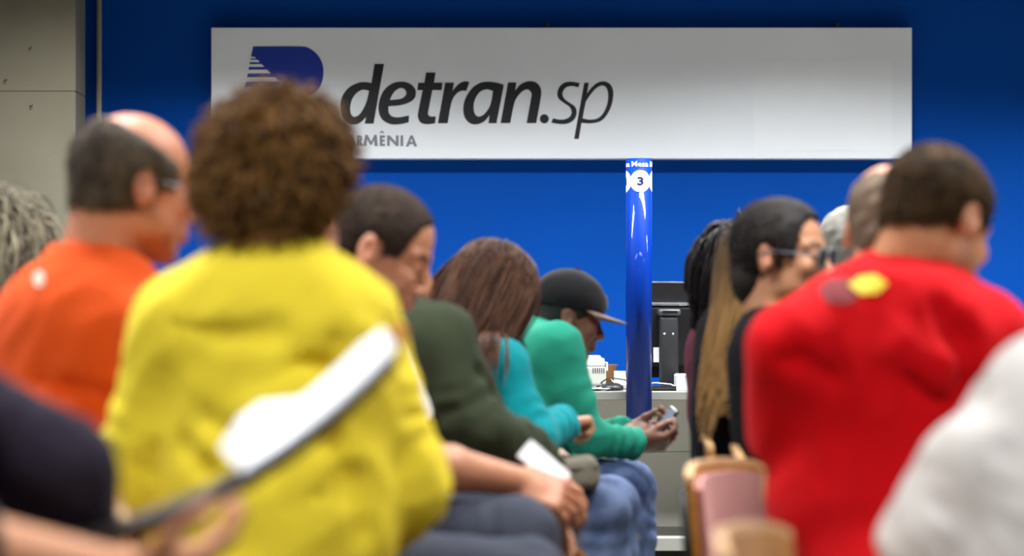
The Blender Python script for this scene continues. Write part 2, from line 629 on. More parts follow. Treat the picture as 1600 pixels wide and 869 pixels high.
box('cover_sheet', (p0[0], SD - 0.0012, p1[2]), (p1[0], SD - 0.0002, p0[2]), M_signpatch, sign, bev=0)

def smooth_outline(pts, sub=7):
    """pts: (x, y) smooth or (x, y, 'c') corner; closed Catmull-Rom with sharp corners"""
    n = len(pts); out = []
    xy = [np.array(p[:2], float) for p in pts]; cor = [len(p) > 2 for p in pts]
    for i in range(n):
        p1, p2 = xy[i], xy[(i + 1) % n]
        if cor[i] and cor[(i + 1) % n]:
            out.append(p1); continue
        p0 = xy[i - 1] if not cor[i] else p1 - (p2 - p1) * 0.6
        p3 = xy[(i + 2) % n] if not cor[(i + 1) % n] else p2 + (p2 - p1) * 0.6
        for t in np.linspace(0, 1, sub, endpoint=False):
            out.append(0.5 * ((2 * p1) + (-p0 + p2) * t + (2 * p0 - 5 * p1 + 4 * p2 - p3) * t * t + (-p0 + 3 * p1 - 3 * p2 + p3) * t ** 3))
    return out

def flat_shape(name, loops, material, par, dd, thick=0.0008):
    """loops: outlines in picture pixels on the sign; even-odd filled plate standing proud of the sign face"""
    cu = bpy.data.curves.new(name, 'CURVE'); cu.dimensions = '2D'; cu.fill_mode = 'BOTH'; cu.extrude = thick
    for lp in loops:
        sp = cu.splines.new('POLY'); sp.points.add(len(lp) - 1); sp.use_cyclic_u = True
        for i, q in enumerate(lp):
            w = S(q[0], q[1], SD)
            sp.points[i].co = (w[0], w[2], 0, 1)
    tmp = bpy.data.objects.new('tmp', cu); COL.objects.link(tmp)
    dg = bpy.context.evaluated_depsgraph_get(); dg.update()
    me = bpy.data.meshes.new_from_object(tmp.evaluated_get(dg))
    bpy.data.objects.remove(tmp); bpy.data.curves.remove(cu)
    for v in me.vertices:
        v.co = (v.co.x, dd - v.co.z, v.co.y)
    me.materials.clear(); me.materials.append(material); me.name = name
    o = bpy.data.objects.new(name, me); COL.objects.link(o); parent_keep(o, par)
    return o

def zoomed(ox, oy, k, pts):
    return [((p[0] / k + ox, p[1] / k + oy) + tuple(p[2:])) for p in pts]
C = 'c'
Z1 = lambda p: smooth_outline(zoomed(520, 90, 6.206, p))
Z2 = lambda p: smooth_outline(zoomed(650, 100, 7.244, p))
Z3 = lambda p: smooth_outline(zoomed(770, 110, 7.555, p))
Z4 = lambda p: smooth_outline(zoomed(370, 60, 9.653, p))
glyphs = [
    [Z1([(405, 62, C), (497, 62, C), (395, 640, C), (310, 640, C), (323, 575, C), (280, 620), (225, 648), (150, 642), (95, 585), (72, 480), (95, 370), (165, 285), (260, 242), (330, 240), (375, 248, C)]),
     Z1([(352, 322, C), (290, 312), (230, 345), (185, 410), (168, 500), (182, 560), (215, 575), (265, 545), (310, 470), (337, 395)])],
    [Z1([(740, 562, C), (735, 628, C), (650, 646), (560, 645), (480, 600), (445, 520), (452, 415), (495, 320), (570, 255), (660, 234), (750, 255), (802, 315), (795, 390), (740, 435), (650, 462), (540, 472, C), (542, 530), (575, 570), (640, 580)]),
     Z1([(552, 412, C), (590, 340), (640, 300), (685, 300), (712, 335), (700, 375), (650, 402)])],
    [Z2([(115, 97, C), (222, 97, C), (203, 212, C), (300, 212, C), (290, 296, C), (185, 296, C), (138, 540), (142, 578), (170, 596), (225, 594, C), (215, 672, C), (120, 682), (50, 660), (22, 600), (26, 540), (75, 296, C), (15, 296, C), (25, 214, C), (95, 212, C)])],
    [Z2([(330, 212, C), (430, 212, C), (412, 305, C), (480, 230), (545, 198), (605, 204, C), (570, 305, C), (510, 305), (450, 345), (400, 440), (358, 670, C), (248, 670, C)])],
    [Z2([(995, 236, C), (910, 670, C), (820, 670, C), (833, 580, C), (770, 650), (690, 683), (610, 670), (550, 600), (535, 500), (560, 390), (630, 280), (720, 218), (820, 202), (920, 215)]),
     Z2([(870, 305, C), (800, 288), (720, 320), (665, 410), (652, 500), (670, 570), (710, 596), (770, 570), (830, 490), (858, 400)])],
    [Z3([(180, 143, C), (278, 143, C), (265, 238, C), (330, 165), (430, 128), (520, 150), (570, 230), (562, 350), (512, 622, C), (400, 622, C), (448, 350), (455, 270), (410, 225), (340, 255), (275, 335), (245, 420), (205, 622, C), (92, 622, C)])],
    [Z3([(608 + 53 * math.cos(t * math.pi / 6), 572 + 54 * math.sin(t * math.pi / 6)) for t in range(12)])],
    [Z3([(1027, 152, C), (1010, 200, C), (930, 185), (860, 205), (822, 270), (845, 335), (910, 385), (970, 430), (990, 500), (960, 580), (890, 625), (800, 634), (690, 617, C), (712, 565, C), (780, 582), (860, 575), (915, 540), (930, 485), (905, 430), (840, 385), (775, 330), (762, 260), (790, 190), (850, 145), (930, 135)])],
    [Z3([(1080, 147, C), (1133, 147, C), (1112, 272, C), (1170, 200), (1240, 145), (1320, 132), (1390, 170), (1422, 260), (1405, 400), (1350, 520), (1270, 600), (1150, 625), (1047, 618, C), (1015, 808, C), (960, 808, C)]),
     Z3([(1060, 567, C), (1140, 582), (1230, 570), (1300, 510), (1350, 400), (1362, 280), (1335, 200), (1280, 180), (1200, 230), (1110, 350), (1085, 430)])],
]
for g in glyphs:
    flat_shape('letter', g, M_ink, sign, SD - 0.0012)
flat_shape('emblem', [Z4([(245, 122, C), (940, 122), (1100, 155), (1220, 250), (1290, 380), (1307, 510), (1285, 660), (1210, 790), (1080, 870), (900, 900), (96, 900, C)])], M_inkblue, sign, SD - 0.0012)
for st in ([(200, 280), (265, 280), (290, 302), (196, 302)], [(188, 325), (315, 325), (348, 358), (182, 358)],
           [(176, 390), (375, 390), (415, 430), (168, 430)], [(160, 473), (455, 473), (512, 530), (148, 530)],
           [(136, 590), (580, 590), (655, 660), (122, 660)], [(108, 740), (735, 740), (820, 820), (92, 820)]):
    flat_shape('emblem_stripe', [Z4([(p[0], p[1], C) for p in st])], M_sign, sign, SD - 0.0030)

def text_mesh(txt, offset=0.0):
    cu = bpy.data.curves.new('txt', 'FONT'); cu.body = txt; cu.offset = offset; cu.resolution_u = 4
    tmp = bpy.data.objects.new('tmp', cu); COL.objects.link(tmp)
    dg = bpy.context.evaluated_depsgraph_get(); dg.update()
    me = bpy.data.meshes.new_from_object(tmp.evaluated_get(dg))
    bpy.data.objects.remove(tmp); bpy.data.curves.remove(cu)
    V = np.array([v.co[:] for v in me.vertices]); F = [tuple(p.vertices) for p in me.polygons]
    bpy.data.meshes.remove(me)
    return V, F
ZC = lambda p: zoomed(520, 90, 6.206, p)
big_a = [(752, 755), (776, 755), (818, 862), (790, 862), (783, 840), (744, 840), (735, 862), (708, 862)]
hole_a = [(763, 785), (776, 818), (751, 818)]
small = [
    [[(x - 592, y) for x, y in big_a], [(x - 592, y) for x, y in hole_a]],
    [[(232, 755), (262, 755), (280, 765), (286, 785), (280, 806), (270, 813), (293, 858), (264, 858), (256, 822), (256, 858), (232, 858)], [(256, 775), (262, 778), (262, 795), (256, 798)]],
    [[(293 + (x - 293) * 1.16, y) for x, y in ((312, 750), (332, 750), (361, 815), (388, 750), (408, 750), (416, 858), (390, 858), (386, 800), (367, 846), (353, 846), (328, 795), (319, 858), (293, 858))]],
    [[(455, 755), (506, 755), (506, 777), (480, 777), (480, 795), (504, 795), (504, 816), (480, 816), (480, 836), (506, 836), (506, 858), (455, 858)], [(453, 734), (471, 710), (484, 710), (498, 734), (485, 734), (477, 722), (467, 734)]],
    [[(527, 755), (551, 755), (612, 820), (612, 755), (638, 755), (638, 858), (615, 858), (552, 793), (552, 858), (527, 858)]],
    [[(657, 755), (682, 755), (682, 858), (657, 858)]],
    [big_a, hole_a]]
for g in small:
    flat_shape('small_letter', [ZC(l) for l in g], M_inkgrey, sign, SD - 0.0012)
# thin wires: one below the right corner of the sign, fixings above
M_wire = mat('pale_wire', (200, 205, 215), rough=0.4)
c = S(1411, 248, WALL - 0.02)
setp(tube('sign_wire', [c, c + np.array((0.002, 0, -0.03)), c + np.array((0.0, 0, -0.06)), c + np.array((0.003, 0.0, -0.075))], 0.0016, M_wire, n=6),
     'short pale wire hanging from the right lower corner of the signboard', 'wire')
for qx in (856, 1308):
    c = S(qx, 42, SD + 0.02)
    box('fixing_clip', (c[0] - 0.006, SD + 0.005, c[2]), (c[0] + 0.006, WALL, c[2] + 0.014), M_rust, sign, bev=0.001)

# ================================================================== DESK AND WHAT STANDS ON IT
DF = 10.3                    # front edge of the desk
DZ = CAMZ + (HOR - 612) / FPX * DF
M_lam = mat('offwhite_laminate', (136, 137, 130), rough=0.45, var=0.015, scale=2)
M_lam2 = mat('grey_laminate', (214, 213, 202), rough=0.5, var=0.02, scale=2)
dx0 = (842 - 800) / FPX * DF; dx1 = dx0 + 1.25
tk = 13.5 / FPX * DF
bz1 = CAMZ + (HOR - 841) / FPX * DF; bz0 = CAMZ + (HOR - 862) / FPX * DF
desk = empty('desk', ((dx0 + dx1) / 2, DF + 0.4, 0))
setp(desk, 'off-white laminate service desk with a low base shelf against the blue wall', 'desk')
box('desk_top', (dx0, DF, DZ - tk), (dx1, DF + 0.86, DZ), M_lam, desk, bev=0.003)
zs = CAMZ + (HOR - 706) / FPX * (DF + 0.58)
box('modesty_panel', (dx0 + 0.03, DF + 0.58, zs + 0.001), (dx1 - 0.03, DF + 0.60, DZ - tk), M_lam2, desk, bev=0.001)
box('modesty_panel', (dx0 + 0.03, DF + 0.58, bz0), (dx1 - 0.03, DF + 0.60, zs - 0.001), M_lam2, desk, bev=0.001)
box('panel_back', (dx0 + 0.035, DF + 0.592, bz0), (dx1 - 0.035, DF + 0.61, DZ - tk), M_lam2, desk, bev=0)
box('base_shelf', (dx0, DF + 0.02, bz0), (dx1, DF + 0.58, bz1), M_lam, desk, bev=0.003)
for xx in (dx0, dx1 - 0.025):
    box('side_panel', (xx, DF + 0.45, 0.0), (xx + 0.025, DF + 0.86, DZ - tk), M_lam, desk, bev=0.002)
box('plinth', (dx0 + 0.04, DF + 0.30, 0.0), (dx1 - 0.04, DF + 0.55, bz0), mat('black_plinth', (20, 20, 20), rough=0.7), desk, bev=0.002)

# number post in front of the desk
PR = 20.2 / FPX * 10.2
pc = P(998.5, 500, 10.2 + 0.0)
pcx, pcy = pc[0], DF - PR - 0.002
pz1 = CAMZ + (HOR - 247) / FPX * (pcy - PR); pz0 = CAMZ + (HOR - 663) / FPX * (pcy - PR)
pcx = (998.5 - 800) / FPX * pcy
M_post = mat('glossy_blue_plastic', (0, 38, 118), rough=0.5, var=0.02, spec=0.05, coat=0.3)
M_print = mat('white_print', (226, 228, 226), rough=0.35, var=0.01)
M_navy = mat('navy_print', (12, 24, 92), rough=0.4, var=0.02)
post = empty('number_post', (pcx, pcy, pz0))
setp(post, 'glossy blue tube sign post reading Mesa 3 fixed to the desk front', 'post')
lathe('tube', [(PR - 0.003, pz0), (PR, pz0), (PR, pz1), (PR - 0.003, pz1), (PR - 0.003, pz0)], M_post, post, n=64, M=Matrix.Translation((pcx, pcy, 0)), smooth=False).data.polygons.foreach_set('use_smooth', [False] * (64 * 4))
for o in post.children:
    o.data.polygons.foreach_set('use_smooth', [(p.normal.z < 0.5 and p.normal.z > -0.5) for p in o.data.polygons])
lathe('end_cap', [(0.0, pz1 - 0.004), (PR - 0.003, pz1 - 0.004), (PR - 0.003, pz1 - 0.001), (0.0, pz1 - 0.001)], M_post, post, n=48, M=Matrix.Translation((pcx, pcy, 0)))
lathe('end_cap', [(0.0, pz0 + 0.001), (PR - 0.003, pz0 + 0.001), (PR - 0.003, pz0 + 0.004), (0.0, pz0 + 0.004)], M_post, post, n=48, M=Matrix.Translation((pcx, pcy, 0)))
box('bracket', (pcx - 0.015, pcy + PR - 0.003, DZ - 0.028), (pcx + 0.015, DF + 0.001, DZ - 0.006), M_lam2, post, bev=0.001)
def wrap(name, V, F, material, zc, ang, rad):
    bm = bmesh.new()
    vs = [bm.verts.new((v[0], v[1], 0)) for v in V]
    for f in F:
        try: bm.faces.new([vs[i] for i in f])
        except ValueError: pass
    for _ in range(3):
        es = [e for e in bm.edges if abs(e.verts[0].co.x - e.verts[1].co.x) > 0.006]
        if not es: break
        bmesh.ops.subdivide_edges(bm, edges=es, cuts=1)
        bmesh.ops.triangulate(bm, faces=[f for f in bm.faces if len(f.verts) > 4])
    for v in bm.verts:
        th = v.co.x / PR + ang
        v.co = Vector((pcx + rad * math.sin(th), pcy - rad * math.cos(th), zc + v.co.y))
    return bm_obj(name, bm, material, post)
vt, ft = text_mesh('Mesa', 0.02); v3, f3 = text_mesh('3', 0.03)
def fit(V, w, h):
    V = V.copy(); V[:, 0] -= (V[:, 0].min() + V[:, 0].max()) / 2; V[:, 1] -= V[:, 1].min()
    V[:, 0] *= w / (V[:, 0].max() - V[:, 0].min()); V[:, 1] *= h / V[:, 1].max(); return V
zc = CAMZ + (HOR - 284) / FPX * pcy; zt = CAMZ + (HOR - 261.5) / FPX * pcy
rc = 17.2 / FPX * pcy
disc = [(0, 0)] + [(rc * r / 5 * math.cos(t * math.pi / 18), rc * r / 5 * math.sin(t * math.pi / 18)) for r in range(1, 6) for t in range(36)]
df = [(0, 1 + k, 1 + (k + 1) % 36) for k in range(36)] + [(1 + r * 36 + k, 1 + r * 36 + 36 + k, 1 + r * 36 + 36 + (k + 1) % 36, 1 + r * 36 + (k + 1) % 36) for r in range(4) for k in range(36)]
for q in range(4):
    an = q * math.pi / 2 + 0.06
    wrap('number_disc', disc, df, M_print, zc, an, PR + 0.0006)
    vv = fit(v3, 0.022, 0.030); vv[:, 1] -= 0.015
    wrap('numeral', vv, f3, M_navy, zc, an, PR + 0.0012)
    wrap('lettering', fit(vt, 0.064, 0.020), ft, M_print, zt, an - 0.02, PR + 0.0008)

# monitor seen from behind
M_blk = mat('black_plastic', (13, 13, 14), rough=0.35, var=0.05, spec=0.5)
M_blk2 = mat('dark_grey_plastic', (24, 25, 27), rough=0.45, var=0.05, spec=0.5)
M_sil = mat('silver_trim', (190, 195, 200), rough=0.2, metal=0.9, var=0.03)
M_screen = mat('screen_glass', (10, 12, 16), rough=0.1)
md = 10.72
def mb(px0, py0, px1, py1, d0, d1):
    p = P(px0, py1, d0); q = P(px1, py0, d0)
    return (p[0], d0, p[2]), (q[0], d1, q[2])
mon = empty('monitor', (P(1080, 500, md)[0], md, DZ))
setp(mon, 'black computer monitor seen from behind, standing on the desk', 'monitor')
box('bezel', *mb(978, 441, 1197, 590, md + 0.035, md + 0.06), M_blk, mon, bev=0.004)
box('screen', *mb(986, 448, 1189, 582, md + 0.0598, md + 0.062), M_screen, mon, bev=0)
box('back_shell', *mb(986, 478, 1188, 574, md, md + 0.035), M_blk, mon, bev=0.012, seg=3)
box('top_trim', *mb(980, 440, 1195, 442.5, md + 0.033, md + 0.058), M_sil, mon, bev=0.001)
box('ledge_trim', *mb(986, 473, 1121, 477.5, md - 0.006, md + 0.03), M_sil, mon, bev=0.002)
box('sticker', *mb(1021, 543, 1032, 566, md - 0.0015, md + 0.001), M_print, mon, bev=0)
box('connector_block', *mb(1072, 536, 1094, 560, md - 0.03, md), mat('blue_plug', (20, 30, 140), rough=0.4), mon, bev=0.003)
# stand column: rounded tall column with a hooded head and two screws
Cc = P(1045, 500, md - 0.09)
cz0, cz1 = DZ + 0.012, CAMZ + (HOR - 492) / FPX * (md - 0.09)
bm = bmesh.new(); bbox(bm, (Cc[0] - 0.036, md - 0.12, cz0), (Cc[0] + 0.036, md - 0.06, cz1), 0.018, 4)
bm_obj('stand_column', bm, M_blk2, mon, smooth=True)
bm = bmesh.new(); bbox(bm, (Cc[0] - 0.040, md - 0.125, cz1 - 0.004), (Cc[0] + 0.044, md + 0.004, cz1 + 0.022), 0.010, 3)
hd = bm_obj('stand_head', bm, mat('grey_plastic', (50, 55, 60), rough=0.35, var=0.03), mon, smooth=True)
box('head_slot', (Cc[0] - 0.026, md - 0.1262, cz1 + 0.004), (Cc[0] + 0.03, md - 0.12, cz1 + 0.016), M_blk, mon, bev=0.001)
for sx in (-0.018, 0.014):
    zz = CAMZ + (HOR - 522) / FPX * (md - 0.12)
    lathe('screw', [(0, 0), (0.005, 0), (0.004, 0.0025), (0, 0.003)], M_sil, mon, n=10, M=frame_from((Cc[0] + sx, md - 0.119, zz), (0, -1, 0), (1, 0, 0)))
bm = bmesh.new(); bbox(bm, (Cc[0] - 0.10, md - 0.19, DZ), (Cc[0] + 0.12, md + 0.03, DZ + 0.012), 0.005, 2)
bm_obj('stand_foot', bm, M_blk2, mon)
q = P(1086, 560, md - 0.02)
tube('cable', [q, q + np.array((0.006, -0.01, -0.03)), q + np.array((-0.004, -0.03, -0.06)), q + np.array((0.01, -0.05, -0.085)), (q[0] + 0.02, md - 0.08, DZ + 0.004)], 0.003, M_wire, mon, n=6)

# small white printer with vent slots
M_prn = mat('white_plastic', (176, 178, 172), rough=0.4, var=0.02)
M_prn2 = mat('grey_white_plastic', (158, 160, 154), rough=0.45, var=0.02)
M_slot = mat('dark_slot', (28, 28, 26), rough=0.8)
pdp = 10.62
pr = empty('printer', (P(918, 600, pdp)[0], pdp + 0.1, DZ))
setp(pr, 'small white printer with vent slots on the desk beside the boy in the cap', 'printer')
box('body', *mb(884, 573, 947, 603, pdp, pdp + 0.22), M_prn2, pr, bev=0.008, seg=3)
box('lid', *mb(888, 560, 945, 573.4, pdp + 0.004, pdp + 0.22), M_prn, pr, bev=0.006, seg=3)
box('paper_tray', *mb(892, 556, 939, 560.5, pdp + 0.02, pdp + 0.20), M_prn, pr, bev=0.003)
box('side_flap', *mb(946, 566, 950, 580, pdp + 0.02, pdp + 0.16), M_prn, pr, bev=0.003)
for k in range(6):
    box('vent_slot', *mb(926 + k * 3.4, 574.5, 927.4 + k * 3.4, 583.5, pdp - 0.0008, pdp + 0.002), M_slot, pr, bev=0)
box('vent_slot', *mb(913, 574.5, 915.4, 584.5, pdp - 0.0008, pdp + 0.002), M_slot, pr, bev=0)
for xx in (892, 940):
    w = P(xx, 603, pdp)
    box('foot', (w[0] - 0.012, pdp + 0.02, DZ), (w[0] + 0.012, pdp + 0.06, w[2] + 0.01), M_slot, pr, bev=0.002)
    box('foot', (w[0] - 0.012, pdp + 0.15, DZ), (w[0] + 0.012, pdp + 0.19, w[2] + 0.01), M_slot, pr, bev=0.002)

# cardboard box behind the printer
M_card = mat('cardboard', (126, 84, 44), rough=0.85, var=0.06, scale=12)
o = empty('cardboard_box', (P(957, 600, 10.9)[0], 10.95, DZ)); setp(o, 'small brown cardboard box behind the white printer on the desk', 'box')
lo_, hi_ = mb(946, 570, 963, 600, 10.88, 10.98)
box('carton', (lo_[0], lo_[1], DZ), hi_, M_card, o, bev=0.002)
fl = mb(962, 570, 966, 572, 10.88, 10.98); box('flap', *fl, M_card, o, bev=0.0005)

# papers
M_paper = mat('white_paper', (238, 240, 244), rough=0.7, var=0.01)
def sheet(name, cx, cy, w, d, z, rz, n=10, curl=0.01, m=None, thick=0.0006):
    V = []; F = []
    for s in (0, 1):
        for i in range(n + 1):
            for j in range(n + 1):
                u, v = i / n - 0.5, j / n - 0.5
                zz = z + curl * (u * 2) ** 2 * (0.5 + v) - s * thick
                x, y = u * w, v * d
                V.append((cx + x * math.cos(rz) - y * math.sin(rz), cy + x * math.sin(rz) + y * math.cos(rz), zz))
    q = (n + 1) ** 2
    for i in range(n):
        for j in range(n):
            a_ = i * (n + 1) + j
            F.append((a_, a_ + n + 1, a_ + n + 2, a_ + 1)); F.append((q + a_, q + a_ + 1, q + a_ + n + 2, q + a_ + n + 1))
    return mesh_obj(name, V, F, m or M_paper, None, smooth=True)
w = P(927, 608, 10.40)
pst = empty('paper_stack', (w[0], 10.42, DZ)); setp(pst, 'few loose white papers at the desk edge below the printer', 'paper')
for k in range(3):
    o = sheet('sheet', w[0] + 0.004 * k, 10.43, 0.085, 0.12, DZ + 0.002 + 0.003 * k, 0.1 * k, curl=0.006)
    parent_keep(o, pst)
w = P(972, 600, 10.62)
o = sheet('paper_sheet', w[0], 10.66, 0.07, 0.2, DZ + 0.02, 0.05, curl=0.02); setp(o, 'white paper sheet lying curled beside the blue post', 'paper')
# standing card holder (white) leaning
V = []; 
lo_, hi_ = mb(960, 580, 982, 592, 10.80, 10.803)
o = box('white_card', lo_, hi_, M_paper, None, bev=0.0, M=None)
for v in o.data.vertices: v.co.y += (v.co.z - DZ) * 0.5
zmin = min(v.co.z for v in o.data.vertices)
for v in o.data.vertices:
    if v.co.z - zmin < 1e-4: v.co.z = DZ
setp(o, 'white card standing on the desk between cardboard box and blue post', 'card')

# computer mouse with cable
mo = empty('computer_mouse', (P(957, 606, 10.45)[0], 10.45, DZ)); setp(mo, 'dark grey computer mouse on the desk left of the blue post', 'mouse')
sm = Sdf(); c = P(957, 604, 10.45)
sm.add(ell((c[0], 10.45, DZ + 0.008), (0.042, 0.05, 0.022))).cut(plane((0, 0, DZ), (0, 0, -1)), 0.003)
V, F = sm.mesh(0.004); np_mesh('shell', V, F, M_blk2, mo)
tube('cord', [c + np.array((-0.03, 0.03, 0.0)), c + np.array((-0.04, 0.08, 0.012)), c + np.array((-0.01, 0.12, 0.03)), c + np.array((0.05, 0.13, 0.022)), c + np.array((0.07, 0.10, 0.002))], 0.0028, M_blk, mo, n=6)
lathe('wheel', [(0, -0.003), (0.008, -0.003), (0.008, 0.003), (0, 0.003)], M_blk, mo, n=14, M=frame_from((c[0] - 0.0, 10.43, DZ + 0.026), (1, 0, 0), (0, 1, 0)))

# keyboard, with its keys
kb = empty('keyboard', (P(1032, 608, 10.45)[0], 10.47, DZ)); setp(kb, 'thin black keyboard lying on the desk right of the blue post', 'keyboard')
kx = P(1000, 608, 10.45)[0]
box('base', (kx, 10.375, DZ), (kx + 0.135, 10.52, DZ + 0.012), M_blk, kb, bev=0.003)
for r in range(5):
    for k in range(7):
        box('key', (kx + 0.006 + k * 0.018, 10.383 + r * 0.026, DZ + 0.011), (kx + 0.021 + k * 0.018, 10.405 + r * 0.026, DZ + 0.017), M_blk2, kb, bev=0)
tube('cord', [(kx + 0.01, 10.52, DZ + 0.008), (kx + 0.02, 10.525, DZ + 0.02), (kx + 0.06, 10.53, DZ + 0.026), (kx + 0.115, 10.46, DZ + 0.022), (kx + 0.15, 10.42, DZ + 0.004)], 0.003, M_wire, kb, n=6)
# box of forms at the right
w0_, w1_ = mb(1057, 586, 1086, 611, 10.36, 10.52)
o = empty('form_tray', (w0_[0] + 0.03, 10.44, DZ)); setp(o, 'light grey tray of papers at the right of the monitor stand', 'tray')
box('tray_box', (w0_[0], 10.36, DZ), (w1_[0], 10.52, w1_[2]), mat('pale_grey_plastic', (196, 200, 205), rough=0.5, var=0.02), o, bev=0.003)
for k in range(3):
    box('paper', (w0_[0] + 0.004, 10.364, w1_[2] + 0.0006 * k), (w1_[0] - 0.004 - 0.002 * k, 10.516, w1_[2] + 0.0006 * (k + 1)), M_paper, o, bev=0)
# black cable bundle on the base shelf
cb = empty('cable_bundle', (P(1008, 822, 10.6)[0], 10.6, bz1)); setp(cb, 'black crumpled cable bundle lying on the desk base shelf', 'cable')
c = np.array((P(1009, 822, 10.6)[0], 10.62, bz1 + 0.008))
rg = np.random.RandomState(3)
for k in range(5):
    R_ = 0.016 + 0.008 * rg.rand(); tl = rg.normal(size=3) * 0.5
    pts = []
    for t in range(14):
        an = 2 * math.pi * t / 14
        pts.append(c + np.array((R_ * 1.3 * math.cos(an) + tl[0] * 0.004, R_ * 0.8 * math.sin(an), 0.004 + 0.008 * k + R_ * 0.5 * tl[1] * math.cos(an) * 0.6 + 0.003 * math.sin(3 * an))))
    pts = [np.array((p[0], p[1], max(p[2], bz1 + 0.0045))) for p in pts]
    tube('loop', pts, 0.0042, M_blk, cb, n=6, closed=True)
tube('plug', [c + np.array((0.014, -0.01, -0.002)), c + np.array((0.034, -0.02, -0.002))], 0.006, M_blk, cb, n=8)

# ================================================================== PEOPLE
def az(a):
    a = math.radians(a); return np.array((math.cos(a), math.sin(a), 0.0))
UP = np.array((0, 0, 1.0))

def head_frame(a, pitch, roll):
    a, p, r = map(math.radians, (a, pitch, roll))
    F = np.array((math.cos(a) * math.cos(p), math.sin(a) * math.cos(p), -math.sin(p)))
    L = np.array((-math.sin(a), math.cos(a), 0))
    U = np.cross(F, L)
    L, U = L * math.cos(r) + U * math.sin(r), U * math.cos(r) - L * math.sin(r)
    return np.stack([F, L, U], 1)          # columns

CRAN_C = np.array((-0.010, 0, 0.035)); CRAN_R = np.array((0.098, 0.077, 0.086))

def add_head(B, C, R, s):
    h = lambda x, y, z: C + R @ (np.array((x, y, z)) * s)
    E = lambda c, r, k=0.02, Q=None: B.add(ell(h(*c), np.array(r) * s, R if Q is None else R @ Q), k)
    def rot(ax, deg):
        return np.array(Matrix.Rotation(math.radians(deg), 3, ax))
    E(CRAN_C, CRAN_R, 0.02)
    E((0.036, 0, -0.035), (0.056, 0.058, 0.078), 0.03)
    E((0.052, 0, -0.082), (0.036, 0.040, 0.036), 0.02)
    E((0.076, 0, -0.103), (0.018, 0.020, 0.016), 0.015)
    E((0.030, 0.048, -0.060), (0.036, 0.016, 0.026), 0.02); E((0.030, -0.048, -0.060), (0.036, 0.016, 0.026), 0.02)
    for y in (-1, 1):
        E((0.070, y * 0.040, -0.022), (0.020, 0.018, 0.018), 0.02)            # cheekbone
        B.add(cap(h(0.085, y * 0.014, 0.026), h(0.070, y * 0.048, 0.026), 0.009 * s, 0.008 * s), 0.012)   # brow
        B.sub(ell(h(0.102, y * 0.032, 0.004), np.array((0.017, 0.018, 0.013)) * s, R), 0.012)
        B.add(ell(h(0.077, y * 0.031, 0.006), np.array((0.0135, 0.0145, 0.0135)) * s, R), 0.004)         # eyeball under lids
        B.add(cap(h(0.089, y * 0.020, 0.001), h(0.083, y * 0.043, 0.000), 0.0035 * s, 0.003 * s), 0.003)  # lid edge
        # ear
        Q = rot('Z', y * 22) @ rot('Y', -14)
        E((-0.012, y * 0.081, -0.006), (0.020, 0.0085, 0.033), 0.006, Q)
        B.sub(ell(h(-0.006, y * 0.091, -0.002), np.array((0.011, 0.006, 0.018)) * s, R @ Q), 0.005)
        E((-0.002, y * 0.076, -0.012), (0.006, 0.010, 0.008), 0.004)
        E((-0.012, y * 0.078, -0.034), (0.009, 0.006, 0.009), 0.005)
        E((0.100, y * 0.012, -0.036), (0.011, 0.008, 0.008), 0.006)           # nostril wing
    B.add(cap(h(0.087, 0, 0.018), h(0.112, 0, -0.026), 0.0075 * s, 0.010 * s), 0.010)   # nose bridge
    E((0.113, 0, -0.031), (0.012, 0.012, 0.010), 0.006)
    E((0.088, 0, -0.060), (0.016, 0.026, 0.018), 0.012)                       # muzzle
    B.add(cap(h(0.099, -0.016, -0.0635), h(0.099, 0.016, -0.0635), 0.0052 * s, 0.0052 * s), 0.006)
    B.add(cap(h(0.098, -0.015, -0.0745), h(0.098, 0.015, -0.0745), 0.0062 * s, 0.0062 * s), 0.006)
    B.sub(cap(h(0.107, -0.022, -0.069), h(0.107, 0.022, -0.069), 0.0022 * s, 0.0022 * s), 0.003)

def head_features(V, C, R, s):
    q = (V - C) @ R / s
    sm = lambda x, a, b: np.clip((x - a) / (b - a), 0, 1)
    x, y, z = q[:, 0], np.abs(q[:, 1]), q[:, 2]
    inhead = (np.linalg.norm(q, axis=1) < 0.17)
    lips = inhead * (x > 0.085) * sm(0.024 - y, 0, 0.006) * sm(0.0125 - np.abs(z + 0.069), 0, 0.004)
    stub = inhead * sm(-z, 0.035, 0.055) * sm(x, -0.01, 0.02) * sm(z, -0.15, -0.12) * (1 - lips)
    brow = inhead * (x > 0.055) * sm(0.0075 - np.abs(z - 0.030 + (y - 0.03) ** 2 * 3), 0, 0.004) * sm(y, 0.010, 0.016) * sm(0.052 - y, 0, 0.006)
    lash = inhead * (x > 0.07) * sm(0.0028 - np.abs(z + 0.001), 0, 0.002) * sm(0.014 - np.abs(y - 0.031), 0, 0.004)
    ear = inhead * sm(y, 0.076, 0.086) * (np.abs(x + 0.01) < 0.04) * 0.5
    return np.stack([stub, np.maximum(lips, ear), np.maximum(brow, lash)], 1)

